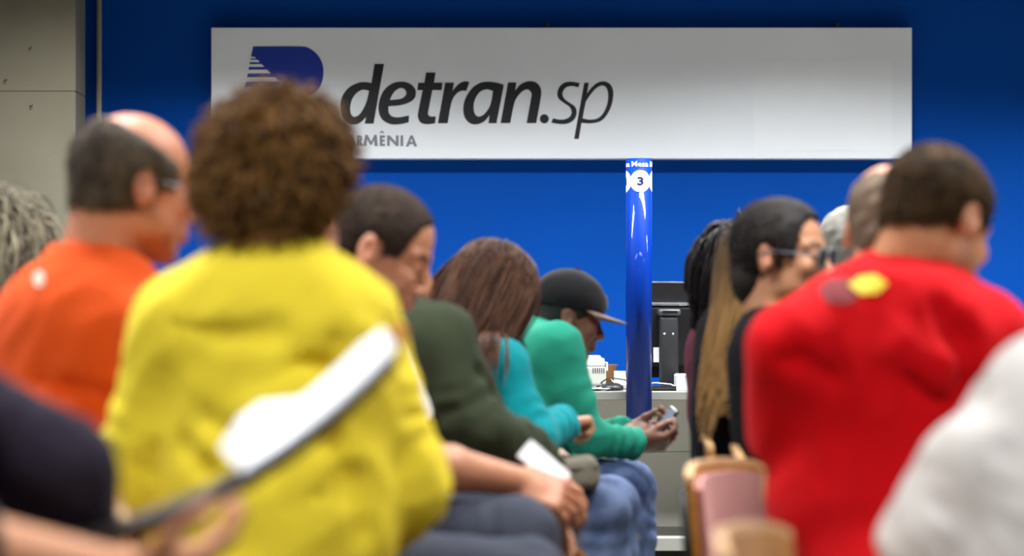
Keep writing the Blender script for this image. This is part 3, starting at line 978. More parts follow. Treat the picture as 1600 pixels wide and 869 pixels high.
def add_hand(B, W, d, n, side, curl=(25, 30, 20), s=1.0, spread=0.10, thumb=(0.55, 0.75, 0.25), grow=1.0):
    """hand from wrist W; d towards the fingers, n out of the palm; side 'L' or 'R'"""
    d = unit(d); n = np.array(n, float); n = unit(n - d * n.dot(d))
    t = np.cross(d, n) * (1 if side == 'R' else -1)          # thumb side
    R = np.stack([d, t, n], 1)
    B.add(ell(W + d * 0.020 * s, np.array((0.040, 0.028, 0.019)) * s, R), 0.012)
    B.add(rbox(W + d * 0.052 * s, np.array((0.042, 0.040, 0.0135)) * s, 0.012 * s, R), 0.012)
    B.add(ell(W + d * 0.034 * s + t * 0.022 * s + n * 0.008 * s, np.array((0.030, 0.018, 0.014)) * s, R), 0.010)
    for i, (off, ln) in enumerate(((0.030, 0.074), (0.0105, 0.083), (-0.010, 0.077), (-0.029, 0.060))):
        p = W + (d * (0.088 - 0.006 * (i in (0, 3))) + t * off) * s
        dd = unit(d + t * spread * (1.2 - i * 0.8)); ang = 0
        seg = (0.45, 0.31, 0.24); rad = (0.0092, 0.0084, 0.0078, 0.0068)
        for k in range(3):
            ang += math.radians(curl[k] * (1 + 0.10 * (i - 1)))
            v = unit(dd * math.cos(ang) + n * math.sin(ang))
            q = p + v * ln * seg[k] * s
            B.add(cap(p, q, rad[k] * s * grow, rad[k + 1] * s * grow), 0.0035)
            p = q
    p = W + (d * 0.028 + t * 0.030 + n * 0.006) * s
    v = unit(d * thumb[0] + t * thumb[1] + n * thumb[2])
    for k, (ln, r0, r1) in enumerate(((0.040, 0.0125, 0.0105), (0.032, 0.0105, 0.0095), (0.026, 0.0095, 0.0078))):
        q = p + v * ln * s
        B.add(cap(p, q, r0 * s * grow, r1 * s * grow), 0.006)
        p = q; v = unit(v + d * 0.35 + n * 0.12 - t * 0.2)

def ik(a, c, l1, l2, pole):
    v = c - a; D = np.linalg.norm(v); u = v / D
    if D >= (l1 + l2) * 0.995:
        return a + u * D * l1 / (l1 + l2)
    x = (l1 * l1 - l2 * l2 + D * D) / (2 * D)
    h = math.sqrt(max(l1 * l1 - x * x, 1e-6))
    w = np.array(pole, float); w = unit(w - u * w.dot(u))
    return a + u * x + w * h

class Person: pass

def person(label, hip, neck, head, haz=0, hpitch=10, hroll=0, saz=0, sw=0.36, laz=None, hs=1.0, g=1.0, gd=1.0,
           shL=None, shR=None, elL=None, elR=None, wrL=None, wrR=None, handL=None, handR=None,
           skinm=None, shirt=None, sleeve='long', trouser=None, vox=0.007, cvox=0.010, fold=0.004, ffreq=5.0, seed=1,
           knees=None, hairf=None, wr=0.004, off=0.012, legs=True, hump=0.0, belly=1.0, cuffs=True, ankz=0.075, arm=1.0, marks=()):
    p = Person()
    hip, neck, head = map(lambda v: np.array(v, float), (hip, neck, head))
    laz = saz if laz is None else laz
    root = empty('person', (hip[0], hip[1], 0.0))
    setp(root, label, 'person')
    p.root = root
    Sp = unit(neck - hip); F = az(saz); F = unit(F - Sp * F.dot(Sp)); Lf = np.cross(Sp, F)
    Rt = np.stack([F, Lf, Sp], 1)
    tl = np.linalg.norm(neck - hip)
    at = lambda t, f=0, l=0: hip + Sp * tl * t + F * f + Lf * l
    sL = at(0.90, 0.0, sw / 2) if shL is None else np.array(shL, float)
    sR = at(0.90, 0.0, -sw / 2) if shR is None else np.array(shR, float)
    Fl = az(laz); Ll = np.cross(UP, Fl)
    if wrL is None: wrL = hip + Fl * 0.34 + Ll * 0.10 + UP * 0.14
    if wrR is None: wrR = hip + Fl * 0.34 - Ll * 0.10 + UP * 0.14
    wrL = np.array(wrL, float); wrR = np.array(wrR, float)
    if elL is None: elL = ik(sL, wrL, 0.29, 0.25, Lf * 0.6 - UP * 0.9 - F * 0.5)
    if elR is None: elR = ik(sR, wrR, 0.29, 0.25, -Lf * 0.6 - UP * 0.9 - F * 0.5)
    elL = np.array(elL, float); elR = np.array(elR, float)
    hips = {1: hip + Ll * 0.085, -1: hip - Ll * 0.085}
    if knees is None:
        knees = {1: hips[1] + Fl * 0.41 + Ll * 0.03, -1: hips[-1] + Fl * 0.41 - Ll * 0.03}
        for k in knees: knees[k][2] = 0.54
    ank = {}
    for k in (1, -1):
        ank[k] = np.array((knees[k][0], knees[k][1], ankz)) + Fl * 0.02
    Rh = head_frame(haz, hpitch, hroll)
    p.C, p.Rh, p.hs = head, Rh, hs
    # ---- body, one continuous skin
    B = Sdf()
    B.add(ell(at(0.58), np.array((0.105 * gd, 0.145 * g, 0.19)), Rt), 0.05)
    B.add(ell(at(0.25), np.array((0.105, 0.145 * g, 0.17)), Rt), 0.05)
    B.add(cap(at(0.90), head + Rh @ (np.array((-0.022, 0, -0.055)) * hs), 0.062 * hs, 0.054 * hs), 0.035)
    B.add(cap(at(0.84), head + Rh @ (np.array((-0.060, 0, -0.020)) * hs), 0.055 * hs, 0.040 * hs), 0.035)
    add_head(B, head, Rh, hs)
    for sd, s_, e_, w_ in (('L', sL, elL, wrL), ('R', sR, elR, wrR)):
        B.add(cap(at(0.84), s_, 0.050, 0.050), 0.03)
        B.add(cap(s_, e_, 0.046 * arm, 0.038 * arm), 0.02)
        m_ = e_ + (w_ - e_) * 0.30
        B.add(cap(e_, m_, 0.038 * arm, 0.041 * arm), 0.015); B.add(cap(m_, w_, 0.041 * arm, 0.027 * arm), 0.015)
        hd = handL if sd == 'L' else handR
        if hd is None: hd = dict(d=unit(w_ - e_) - UP * 0.1, n=-UP)
        add_hand(B, w_, side=sd, **hd)
    if legs:
        B.add(ell(hip, (0.13, 0.13, 0.09)), 0.04)
        for k in (1, -1):
            B.add(cap(hips[k], knees[k], 0.070, 0.052), 0.03); B.add(cap(knees[k], ank[k], 0.050, 0.036), 0.02)
            B.add(cap(ank[k] - UP * 0.03, ank[k] - UP * 0.04 + Fl * 0.13, 0.03, 0.025), 0.02)
    V, Fc = B.mesh(vox)
    np_mesh('body', V, Fc, skinm, root, attr=('feat', head_features(V, head, Rh, hs)))
    p.B = B
    # ---- shirt
    Sh = Sdf()
    Sh.add(ell(at(0.60), np.array((0.118 * gd, 0.165 * g, 0.205)), Rt), 0.05)
    Sh.add(ell(at(0.78, -0.012), np.array((0.090 * gd, 0.140 * g, 0.100)), Rt), 0.04)
    Sh.add(ell(at(0.26, 0.005), np.array((0.120 * gd * belly, 0.160 * g * belly, 0.20)), Rt), 0.06)
    Sh.add(ell(hip + UP * 0.0, np.array((0.135, 0.165 * g, 0.10))), 0.05)
    if hump: Sh.add(ell(at(0.70, -0.05 - hump), np.array((0.07, 0.14 * g, 0.13)), Rt), 0.06)
    Sh.add(cap(at(0.89), at(0.80), 0.060, 0.085), 0.03)
    for s_, e_, w_ in ((sL, elL, wrL), (sR, elR, wrR)):
        Sh.add(cap(at(0.89), s_, 0.042, 0.052), 0.055); Sh.add(cap(at(0.80), s_, 0.060, 0.050), 0.04)
        if sleeve == 'short':
            m_ = s_ + (e_ - s_) * 0.62
            Sh.add(cap(s_, m_, 0.058 * arm, 0.056 * arm, flat=True), 0.025)
        else:
            Sh.add(cap(s_, e_, 0.057 * arm, 0.050 * arm, wr=(wr, 0.045, 0.9, 0.45, seed)), 0.025)
            m_ = e_ + (w_ - e_) * (0.97 if sleeve == 'long' else 0.35)
            Sh.add(cap(e_, m_, 0.050 * arm, 0.040 * arm, flat=True, wr=(wr, 0.036, 0.8, 0.6, seed + 2)), 0.02)
    for kind, line, dep, r in marks:                # creases and ridges of the cloth
        pl = project(Sh.ev, [P(x_, y_, dep) for x_, y_ in line], r * 0.20 if kind == 'crease' else 0.0)
        for a_, b_ in zip(pl[:-1], pl[1:]):
            if kind == 'crease': Sh.sub(cap(a_, b_, r * 0.6, r * 0.6), r * 1.6)
            else: Sh.add(cap(a_, b_, r * 0.6, r * 0.6), r * 2.0)
    def post(q, d):
        n1 = noise3(q * np.array((1, 1, 0.55)) + 0.02 * noise3(q, 6, seed + 9)[:, None], ffreq, seed)
        n2 = noise3(q, ffreq * 2.6, seed + 3)
        return d - off - fold * (n1 - 0.5 * np.abs(n2)) 
    V, Fc = Sh.mesh(cvox, post)
    p.shirt = np_mesh('shirt', V, Fc, shirt, root)
    p.shirt_f = lambda q: post(q, Sh.ev(q))
    # ---- trousers and shoes
    if legs:
        T = Sdf()
        T.add(ell(hip - UP * 0.01, (0.145, 0.150 * g, 0.098)), 0.04)
        for k in (1, -1):
            T.add(cap(hips[k], knees[k], 0.084, 0.066, wr=(0.003, 0.06, 0.9, 0.4, k)), 0.03)
            T.add(cap(knees[k], ank[k], 0.064, 0.050, flat=True, wr=(0.004, 0.055, 0.3, 0.5, k + 1)), 0.02)
        V, Fc = T.mesh(max(cvox, 0.008), lambda q, d: d - 0.004 - 0.0035 * noise3(q, 7, seed + 5))
        np_mesh('trousers', V, Fc, trouser, root)
        for k in (1, -1):
            Z = Sdf(); a_ = np.array((ank[k][0], ank[k][1], 0.04))
            Z.add(cap(a_ - Fl * 0.045, a_ + Fl * 0.15 - UP * 0.008, 0.040, 0.034)); Z.add(cap(a_ - Fl * 0.01, ank[k] + UP * 0.0, 0.042, 0.042))
            Z.cut(plane((0, 0, 0.002), (0, 0, -1)), 0.004)
            V, Fc = Z.mesh(0.011); np_mesh('shoe', V, Fc, M_shoe, root)
    p.at = at; p.F, p.L, p.S = F, Lf, Sp
    p.sL, p.sR, p.elL, p.elR, p.wrL, p.wrR = sL, sR, elL, elR, wrL, wrR
    if hairf: hairf(p)
    return p

M_shoe = mat('dark_shoe_leather', (34, 30, 28), rough=0.5, var=0.05)

# ---- hair ---------------------------------------------------------------
def hpt(p, v): return p.C + p.Rh @ (np.array(v, float) * p.hs)
def hdir(p, v): return p.Rh @ unit(v)

def short_hair(material, thick=0.008, top=0.0, bald=None, vox=0.005, amp=0.0015, freq=30, low=0.0, fuzz=0, flen=0.009):
    def f(p):
        H = Sdf(); s = p.hs
        H.add(ell(hpt(p, CRAN_C + np.array((0, 0, top * 0.5))), (CRAN_R + thick + np.array((0, 0, top * 0.5))) * s, p.Rh))
        H.add(ell(hpt(p, (-0.055, 0, -0.030)), np.array((0.046, 0.052, 0.042)) * s + thick * 0.5, p.Rh), 0.03)
        H.sub(rbox(hpt(p, (0.144, 0, -0.040)), np.array((0.100, 0.14, 0.118)) * s, 0.010 * s, p.Rh @ np.array(Matrix.Rotation(math.radians(8), 3, 'Y'))), 0.006)
        H.sub(rbox(hpt(p, (0.122, 0, -0.105)), np.array((0.100, 0.14, 0.105)) * s, 0.010 * s, p.Rh), 0.006)
        H.cut(plane(hpt(p, (0.03, 0, -0.024 - low)), hdir(p, (0.417, 0, -0.909))), 0.006)
        for y in (-1, 1):
            H.sub(ell(hpt(p, (-0.006, y * 0.085, -0.012)), np.array((0.026, 0.030, 0.040)) * s, p.Rh), 0.006)
        if bald:
            H.cut(plane(hpt(p, bald[0]), hdir(p, bald[1])), 0.012)
        V, Fc = H.mesh(vox, lambda q, d: d - amp * noise3(q, freq, 3))
        np_mesh('hair', V, Fc, material, p.root)
        if fuzz:
            rg = np.random.RandomState(1); iv = rg.choice(len(V), min(fuzz, len(V)), replace=False); r_ = V[iv]
            e = 0.003; c0 = H.ev(r_); nn = np.stack([(H.ev(r_ + np.eye(3)[k] * e) - c0) / e for k in range(3)], 1)
            strands('hair_tips', r_, nn * 0.5 + hdir(p, (-0.3, 0, -0.7))[None] + rg.normal(size=nn.shape) * 0.25, 3, flen / 3, lambda q: H.ev(q) + 1, material, p.root, rad=0.0014, grav=0.1, sides=3, seed=2)
    return f

def strands(name, roots, dirs, n, step, coll, material, par, rad=0.003, grav=0.25, wave=0.0, wfreq=0.0, seed=0, lens=None, tones=None, push=0.004, g=(0, 0, -1), gs=None, sides=4, gather=0.0):
    """locks of hair grown step by step, pulled by gravity, kept outside head and clothes"""
    rg = np.random.RandomState(seed); N = len(roots)
    p = np.array(roots, float); d = np.array(dirs, float); pts = [p.copy()]
    lens = np.ones(N) if lens is None else lens
    ph = rg.uniform(0, 6.28, N); w1 = rg.normal(size=(N, 3)); w1 /= np.linalg.norm(w1, axis=1)[:, None]
    g = np.array(g, float)
    for i in range(n):
        d = d * (1 - grav) + (g if g.ndim == 2 else g[None]) * grav
        if wave: d = d + w1 * (wave * np.sin(ph + i * wfreq))[:, None]
        d /= np.linalg.norm(d, axis=1)[:, None] + 1e-9
        q = p + d * step * lens[:, None]
        c = coll(q); bad = c < push
        if bad.any():
            e = 0.004; qb = q[bad]; cb = c[bad]
            gr = np.stack([(coll(qb + np.eye(3)[k] * e) - cb) / e for k in range(3)], 1)
            gr /= np.linalg.norm(gr, axis=1)[:, None] + 1e-9
            q[bad] = qb + gr * np.minimum(push - cb, 0.02)[:, None]
        d = (q - p); d /= np.linalg.norm(d, axis=1)[:, None] + 1e-9
        p = q; pts.append(p.copy())
    T = np.stack(pts, 1)                                   # N, n+1, 3
    if gather:
        mean = T.mean(0, keepdims=True); gi = gather * np.clip(np.linspace(-0.1, 1.6, n + 1), 0, 1)[None, :, None]
        T = T + (mean - T) * gi * np.array((1, 1, 0.0))
    tan = np.gradient(T, axis=1); tan /= np.linalg.norm(tan, axis=2, keepdims=True) + 1e-9
    u = np.cross(tan, np.array((0.31, 0.52, 0.79))); u /= np.linalg.norm(u, axis=2, keepdims=True) + 1e-9
    w = np.cross(tan, u)
    prof = np.sin(np.linspace(0.5, 3.0, n + 1)) ** 0.5 * rad
    rr = prof[None, :, None] * rg.uniform(0.6, 1.3, N)[:, None, None]
    ring = [T + rr * (math.cos(2 * math.pi * k / sides) * u + math.sin(2 * math.pi * k / sides) * w) for k in range(sides)]
    V = np.stack(ring, 2).reshape(-1, 3)
    b = (np.arange(N)[:, None] * (n + 1) + np.arange(n)[None]) * sides
    F = []
    for k in range(sides):
        l = (k + 1) % sides
        F.append(np.stack([b + k, b + l, b + sides + l, b + sides + k], -1).reshape(-1, 4))
    F = np.concatenate(F)
    tone = rg.uniform(0, 1, N) if tones is None else tones
    if np.ndim(tone) == 1: tone = np.repeat(tone[:, None], n + 1, 1)
    tn = np.repeat(tone[:, :, None], sides, 2).reshape(-1)
    return np_mesh(name, V, F, material, par, attr=('tone', np.stack([tn] * 3, 1)))

def scalp_points(p, N, seed, zmin=-0.02, xmax=0.06, thick=0.004):
    rg = np.random.RandomState(seed)
    v = rg.normal(size=(N * 6, 3)); v /= np.linalg.norm(v, axis=1)[:, None]
    q = CRAN_C + v * (CRAN_R + thick)
    ok = (q[:, 2] > zmin + 0.55 * np.maximum(q[:, 0] - 0.0, 0)) & (q[:, 0] < xmax + 0.3 * (q[:, 2]))
    q = q[ok][:N]; v = v[ok][:N]
    return p.C + (q * p.hs) @ p.Rh.T, v @ p.Rh.T, q

def head_coll(p, shirt=True, thick=0.004):
    e = ell(hpt(p, CRAN_C), (CRAN_R + thick) * p.hs, p.Rh)[0]
    e2 = ell(hpt(p, (0.03, 0, -0.035)), np.array((0.058, 0.066, 0.08)) * p.hs, p.Rh)[0]
    n = cap(hpt(p, (-0.02, 0, -0.05)), p.at(0.92), 0.06, 0.065)[0]
    def f(q):
        d = np.minimum(np.minimum(e(q), e2(q)), n(q))
        return np.minimum(d, p.shirt_f(q)) if shirt else d
    return f

def glasses(p, frame, lens=None, r=0.021, thick=0.0016, top_flat=False):
    gl = []
    for y in (-1, 1):
        pts = []
        for t in range(20):
            an = 2 * math.pi * t / 20
            xx = 0.104 - 0.0022 * abs(y * 0.033 + 0.023 * math.cos(an)) * 10 * 0.4
            pts.append(hpt(p, (xx, y * 0.033 + 1.2 * r * math.cos(an), 0.000 + 0.85 * r * math.sin(an))))
        V, F = tube_geo(pts, thick, 6, True); gl.append((V, F))
        tp = [hpt(p, (0.097, y * (0.033 + 1.2 * r), 0.006)), hpt(p, (0.06, y * 0.077, 0.008)), hpt(p, (0.0, y * 0.084, 0.008)), hpt(p, (-0.025, y * 0.086, 0.0))]
        gl.append(tube_geo(tp, thick, 6))
        if lens:
            mesh_obj('lens', pts + [sum(pts) / 20 + hdir(p, (1, 0, 0)) * 0.003], [(k, (k + 1) % 20, 20) for k in range(20)], lens, p.root, smooth=True)
    gl.append(tube_geo([hpt(p, (0.106, -0.010, 0.004)), hpt(p, (0.109, 0, 0.007)), hpt(p, (0.106, 0.010, 0.004))], thick, 6))
    V = []; F = []
    for v, f in gl:
        o = len(V); V += list(v); F += [tuple(i + o for i in q) for q in f]
    mesh_obj('glasses', V, F, frame, p.root, smooth=True)

def collar(p, material, r0=0.064, r1=0.074, h=0.034, t=0.92, tilt=0.0, name='collar'):
    a = p.at(t, 0.004); ax = unit(unit(p.C - a) * 0.5 + p.S * 0.5 + p.F * tilt)
    M = frame_from(a - ax * 0.005, ax, p.F)
    prof = [(r1 + 0.012, -0.004), (r1 + 0.007, 0.008), (r0 + 0.003, h), (r0 - 0.001, h + 0.002), (r0 - 0.003, h - 0.004), (r1 - 0.006, -0.004)]
    lathe(name, prof + prof[:1], material, p.root, n=36, M=M)

# ---- chairs --------------------------------------------------------------
M_wood = wood('honey_plywood', (150, 96, 34), (186, 128, 56))
M_woodedge = wood('pale_plywood_edge', (196, 152, 104), (222, 178, 132))
M_steel = mat('black_steel_tube', (16, 16, 17), rough=0.35, metal=0.3, var=0.05)
def chair_meshes():
    d = {}
    # curved back: arc about a vertical axis in front, local +x is forward
    def slab(x0, z0, z1, w, bow, t, n=10, lean=0.10, ez=0.0, edge=False):
        V = []; F = []
        for s in (0, 1):
            for i in range(n + 1):
                u = i / n * 2 - 1
                for j, z in enumerate((z0, z1)):
                    zz = z - 0.02 * abs(u) ** 4 * (1 if (j or edge) else -1)
                    V.append((x0 + bow * u * u - lean * (zz - z0) - s * t, u * w / 2, zz))
        q = 2 * (n + 1)
        for i in range(n):
            a_ = 2 * i
            F += [(a_, a_ + 2, a_ + 3, a_ + 1), (q + a_, q + a_ + 1, q + a_ + 3, q + a_ + 2), (a_ + 1, a_ + 3, q + a_ + 3, q + a_ + 1), (a_, q + a_, q + a_ + 2, a_ + 2)]
        F += [(0, 1, q + 1, q), (2 * n, q + 2 * n, q + 2 * n + 1, 2 * n + 1)]
        return V, F
    global CH_SLAB
    CH_SLAB = slab
    d['backrest'] = (*slab(-0.215, 0.545, 0.728, 0.43, 0.035, 0.013), M_wood, False)
    d['top_edge'] = (*slab(-0.2335, 0.729, 0.740, 0.43, 0.035, 0.016, edge=True), M_woodedge, False)
    # seat: flat plywood with rolled front edge
    V = []; F = []; n = 8
    prof = [(-0.21, 0.460), (-0.15, 0.452), (0.0, 0.448), (0.15, 0.455), (0.20, 0.452), (0.222, 0.436), (0.224, 0.425)]
    for s in (0, 1):
        for (x, z) in prof:
            for i in range(n + 1):
                u = i / n * 2 - 1
                V.append((x - (0.012 * s if x > 0.21 else 0), u * 0.215, z - 0.012 * s + 0.006 * u * u))
    m = len(prof); q = m * (n + 1)
    for r in range(m - 1):
        for i in range(n):
            a_ = r * (n + 1) + i
            F += [(a_, a_ + 1, a_ + n + 2, a_ + n + 1), (q + a_, q + a_ + n + 1, q + a_ + n + 2, q + a_ + 1)]
        for i in (0, n):
            a_ = r * (n + 1) + i; F.append((a_, q + a_, q + a_ + n + 1, a_ + n + 1))
    for i in range(n):
        a_ = i; F.append((a_, q + a_, q + a_ + 1, a_ + 1)); a_ = (m - 1) * (n + 1) + i; F.append((a_, a_ + 1, q + a_ + 1, q + a_))
    d['seat'] = (V, F, M_wood, False)
    return d
CH = {}
def chair(label, x, y, a, pad=None):
    root = empty('chair', (x, y, 0), math.radians(a))
    setp(root, label, 'chair', 'plywood waiting-room chairs')
    if not CH:
        for nm, (V, F, m, sm) in chair_meshes().items():
            CH[nm] = [mesh_obj(nm, V, F, m, None).data]
            bpy.data.objects.remove(COL.objects[nm])
        legs = []
        for sy in (-1, 1):
            legs.append(tube_geo([(0.17, sy * 0.18, 0.436), (0.185, sy * 0.195, 0.2), (0.20, sy * 0.205, 0.0)], 0.011, 8))
            legs.append(tube_geo([(-0.247, sy * 0.12, 0.69), (-0.236, sy * 0.125, 0.55), (-0.21, sy * 0.15, 0.42), (-0.205, sy * 0.165, 0.2), (-0.23, sy * 0.18, 0.0)], 0.011, 8))
        CH['leg'] = []
        for V, F in legs:
            o = mesh_obj('leg', V, F, M_steel, None, smooth=True); CH['leg'].append(o.data); bpy.data.objects.remove(o)
        V, F = tube_geo([(-0.20, -0.185, 0.43), (0.17, -0.18, 0.43), (0.17, 0.18, 0.43), (-0.20, 0.185, 0.43)], 0.010, 8, True)
        o = mesh_obj('seat_frame', V, F, M_steel, None, smooth=True); CH['seat_frame'] = [o.data]; bpy.data.objects.remove(o)
    if pad:
        V, F = CH_SLAB(-0.198, 0.50, 0.716, 0.40, 0.033, 0.016)
        mesh_obj('back_pad', V, F, pad, None).parent = root
    for nm, ms in CH.items():
        for me in ms:
            o = bpy.data.objects.new(nm, me); COL.objects.link(o); o.parent = root
    return root

HZ = 0.565
def cr(dep, r, *pts): return ('crease', pts, dep, r)
def rd(dep, r, *pts): return ('ridge', pts, dep, r)
def hipP(px, d):
    return np.array(((px - 800.0) / FPX * d, d, HZ))
def sit(label, hip, a, fwd=0.07, pad=None):
    f = az(a); return chair(label, hip[0] + f[0] * fwd, hip[1] + f[1] * fwd, a, pad)

SK_tan = skin('tan_skin', (186, 132, 102), stub=0.35)
SK_fair = skin('fair_skin', (214, 156, 126), stub=0.15)
SK_ruddy = skin('ruddy_skin', (206, 138, 106), stub=0.12)
SK_brown = skin('brown_skin', (132, 88, 66), stub=0.0, lip=(110, 60, 55))
SK_warm = skin('warm_skin', (212, 150, 108), stub=0.4)
SK_mid = skin('midtone_skin', (190, 138, 104), stub=0.0)
M_jean = mat('blue_denim', (104, 124, 164), rough=0.85, rgb2=(60, 76, 114), scale=14, bump=0.4, bscale=380, spec=0.2)
M_jean2 = mat('faded_denim', (118, 134, 168), rough=0.85, rgb2=(74, 90, 124), scale=12, bump=0.4, bscale=380, spec=0.2)
M_darktr = fabric('charcoal_trouser_cloth', (58, 62, 74), var=0.1)
M_blackcl = fabric('black_cloth', (20, 20, 23), sheen=0.0)

# ------------------------------------------------------------ boy in the cap
d = 7.6
hip = hipP(822, d)
boy = person('boy in black cap and mint green sweater looking down at a phone', hip, P(838, 522, d), P(886, 496, d), haz=8, hpitch=15, saz=4, sw=0.33, hs=0.90, g=0.92,
             shR=P(868, 545, d - 0.14), shL=P(872, 540, d + 0.16),
             elR=P(918, 684, d - 0.15), wrR=P(995, 693, d - 0.07), elL=P(915, 690, d + 0.2), wrL=P(978, 676, d + 0.06),
             handR=dict(d=(1, 0.15, 0.05), n=(-0.1, 0.6, 0.8), curl=(34, 48, 30), s=0.90, thumb=(0.9, 0.15, 0.55)),
             handL=dict(d=(1, -0.1, 0.10), n=(-0.2, -0.5, 0.85), curl=(36, 48, 30), s=0.90, thumb=(0.9, 0.15, 0.5)),
             knees={1: P(985, 762, d + 0.12), -1: P(968, 765, d - 0.10)}, laz=0,
             skinm=SK_brown, shirt=fabric('mint_green_knit', (42, 150, 123), var=0.05), trouser=M_jean, vox=0.0048, cvox=0.008, fold=0.004, ffreq=4.0, seed=4, wr=0.0055, off=0.010, arm=0.88, hump=0.01)
bh = mat('black_short_hair', (26, 20, 18), rough=0.6, var=0.2, scale=60, bump=0.6, bscale=700)
short_hair(bh, thick=0.004, amp=0.0006, freq=60)(boy)
sit('plywood chair under the boy in the cap', hip, 0)
# cap
M_cap = fabric('black_cap_cloth', (26, 25, 27), sheen=0.1)
cap_root = empty('baseball_cap', tuple(hpt(boy, (0, 0, 0.05))))
setp(cap_root, 'black flat-brimmed baseball cap worn by the boy', 'cap')
H = Sdf()
H.add(ell(hpt(boy, (-0.006, 0, 0.045)), np.array((0.114, 0.092, 0.100)) * boy.hs, boy.Rh))
H.cut(plane(hpt(boy, (0, 0, 0.026)), hdir(boy, (0.10, 0, -1))), 0.004)
V, F = H.mesh(0.006, lambda q, dd: dd - 0.0006 * noise3(q, 25, 2)); np_mesh('crown', V, F, M_cap, cap_root)
V = []; F = []
n = 14
for s in (0, 1):
    for i in range(n + 1):
        an = (i / n * 2 - 1) * 1.25
        for r in (0, 0.5, 1):
            base = np.array((0.104 * math.cos(an) - 0.004, 0.086 * math.sin(an), 0.036))
            tip = np.array((0.104 * math.cos(an) + 0.075 * max(math.cos(an * 1.05), 0.05) ** 0.6, 0.088 * math.sin(an), 0.030 - 0.006 * abs(math.sin(an))))
            V.append(hpt(boy, base + (tip - base) * r - np.array((0, 0, 0.004 * s))))
q = 3 * (n + 1)
for i in range(n):
    for r in (0, 1):
        a_ = 3 * i + r; F += [(a_, a_ + 1, a_ + 4, a_ + 3), (q + a_, q + a_ + 3, q + a_ + 4, q + a_ + 1)]
    F.append((3 * i + 2, q + 3 * i + 2, q + 3 * i + 5, 3 * i + 5))
mesh_obj('brim', V, F, mat('brim_cloth', (120, 96, 84), rough=0.8, var=0.06), cap_root, smooth=False)
lathe('button', [(0, 0.006), (0.006, 0.004), (0.008, 0), (0, -0.002)], M_cap, cap_root, n=12, M=frame_from(hpt(boy, (-0.006, 0, 0.1455)), hdir(boy, (0, 0, 1)), (1, 0, 0)))
capf = ell(hpt(boy, (-0.006, 0, 0.045)), np.array((0.114, 0.092, 0.100)) * boy.hs, boy.Rh)[0]
decal('emblem_patch', [hpt(boy, (0.10, yy, zz)) for yy, zz in ((-0.034, 0.060), (-0.034, 0.092), (-0.008, 0.104), (0.018, 0.092), (0.018, 0.060), (-0.008, 0.050))], capf, mat('beige_stitching', (150, 138, 112), rough=0.8), cap_root, off=0.002)
decal('emblem_mark', [hpt(boy, (0.10, yy, zz)) for yy, zz in ((-0.022, 0.066), (-0.022, 0.084), (-0.008, 0.092), (0.006, 0.084), (0.006, 0.066))], capf, M_cap, cap_root, off=0.0035)
# sweater hood fold at the nape
# phone in his hands
ph = empty('smartphone', tuple(P(1040, 660, d - 0.02))); setp(ph, 'dark smartphone held up by the boy in the cap', 'phone')
M_ph = mat('phone_black', (22, 22, 30), rough=0.2, var=0.03); M_scr = mat('phone_screen', (150, 155, 170), rough=0.08, var=0.1)
pc_ = P(1036, 664, d - 0.005); pz = unit(P(1056, 646, d) - P(1030, 673, d))
Mp = frame_from(pc_, unit((-0.75, -0.35, 0.55)), pz)
bm = bmesh.new(); bbox(bm, (-0.054, -0.028, -0.004), (0.054, 0.028, 0.004), 0.003, 2, M=None); bmesh.ops.transform(bm, matrix=Mp, verts=bm.verts[:]); bm_obj('case', bm, M_ph, ph)
bm = bmesh.new(); bbox(bm, (-0.047, -0.024, 0.0038), (0.047, 0.024, 0.0046)); bmesh.ops.transform(bm, matrix=Mp, verts=bm.verts[:]); bm_obj('screen', bm, M_scr, ph)

# ------------------------------------------------------------ girl with long brown hair
d = 6.95
hip = hipP(728, d)
girl = person('girl with long straight brown hair and teal jumper bending forward', hip, P(738, 525, d), P(766, 458, d), haz=8, hpitch=42, hroll=8, saz=2, sw=0.32, hs=0.96, g=0.9,
              shR=P(778, 572, d - 0.13), shL=P(772, 560, d + 0.15),
              elR=P(836, 686, d - 0.17), wrR=P(880, 662, d - 0.02), elL=P(830, 690, d + 0.2), wrL=P(850, 702, d + 0.12),
              handR=dict(d=(0.62, 0.72, 0.06), n=(0.2, 0.1, -0.95), curl=(58, 60, 40), s=0.86, thumb=(0.7, 0.4, 0.5)),
              knees={1: P(955, 792, d + 0.10), -1: P(937, 800, d - 0.12)}, laz=0,
              skinm=SK_mid, shirt=fabric('teal_knit', (14, 146, 154), var=0.05), trouser=M_jean2, vox=0.0055, cvox=0.008, fold=0.0045, ffreq=4.5, seed=11, wr=0.004, off=0.010, arm=0.95, hump=0.01)
sit('plywood chair under the girl with long brown hair', hip, 0)
G_hair = strand_mat('brown_strand_hair', (44, 26, 19), (112, 76, 56), 0.45)
H = Sdf(); H.add(ell(hpt(girl, CRAN_C), (CRAN_R + 0.010) * girl.hs, girl.Rh)).cut(plane(hpt(girl, (0.04, 0, -0.02)), hdir(girl, (0.9, 0, -0.4))), 0.01)
V, F = H.mesh(0.006); np_mesh('hair_cap', V, F, mat('brown_hair_base', (44, 28, 20), rough=0.6, spec=0.2, var=0.2, scale=50), girl.root)
rt, nm, ql = scalp_points(girl, 2200, 5, zmin=-0.05, xmax=0.035, thick=0.010)
part_dir = np.where(ql[:, 1:2] < 0.0, -1.0, 1.0)
comb = unit((0, 0, 0)) * 0
dirs = nm * 0.35 + (girl.Rh @ np.array((0.15, 0, -0.2)))[None] + part_dir * (girl.Rh[:, 1])[None] * 0.5 * np.clip(1 - np.abs(ql[:, 1:2]) / 0.06, 0, 1)
rgs = np.random.RandomState(2)
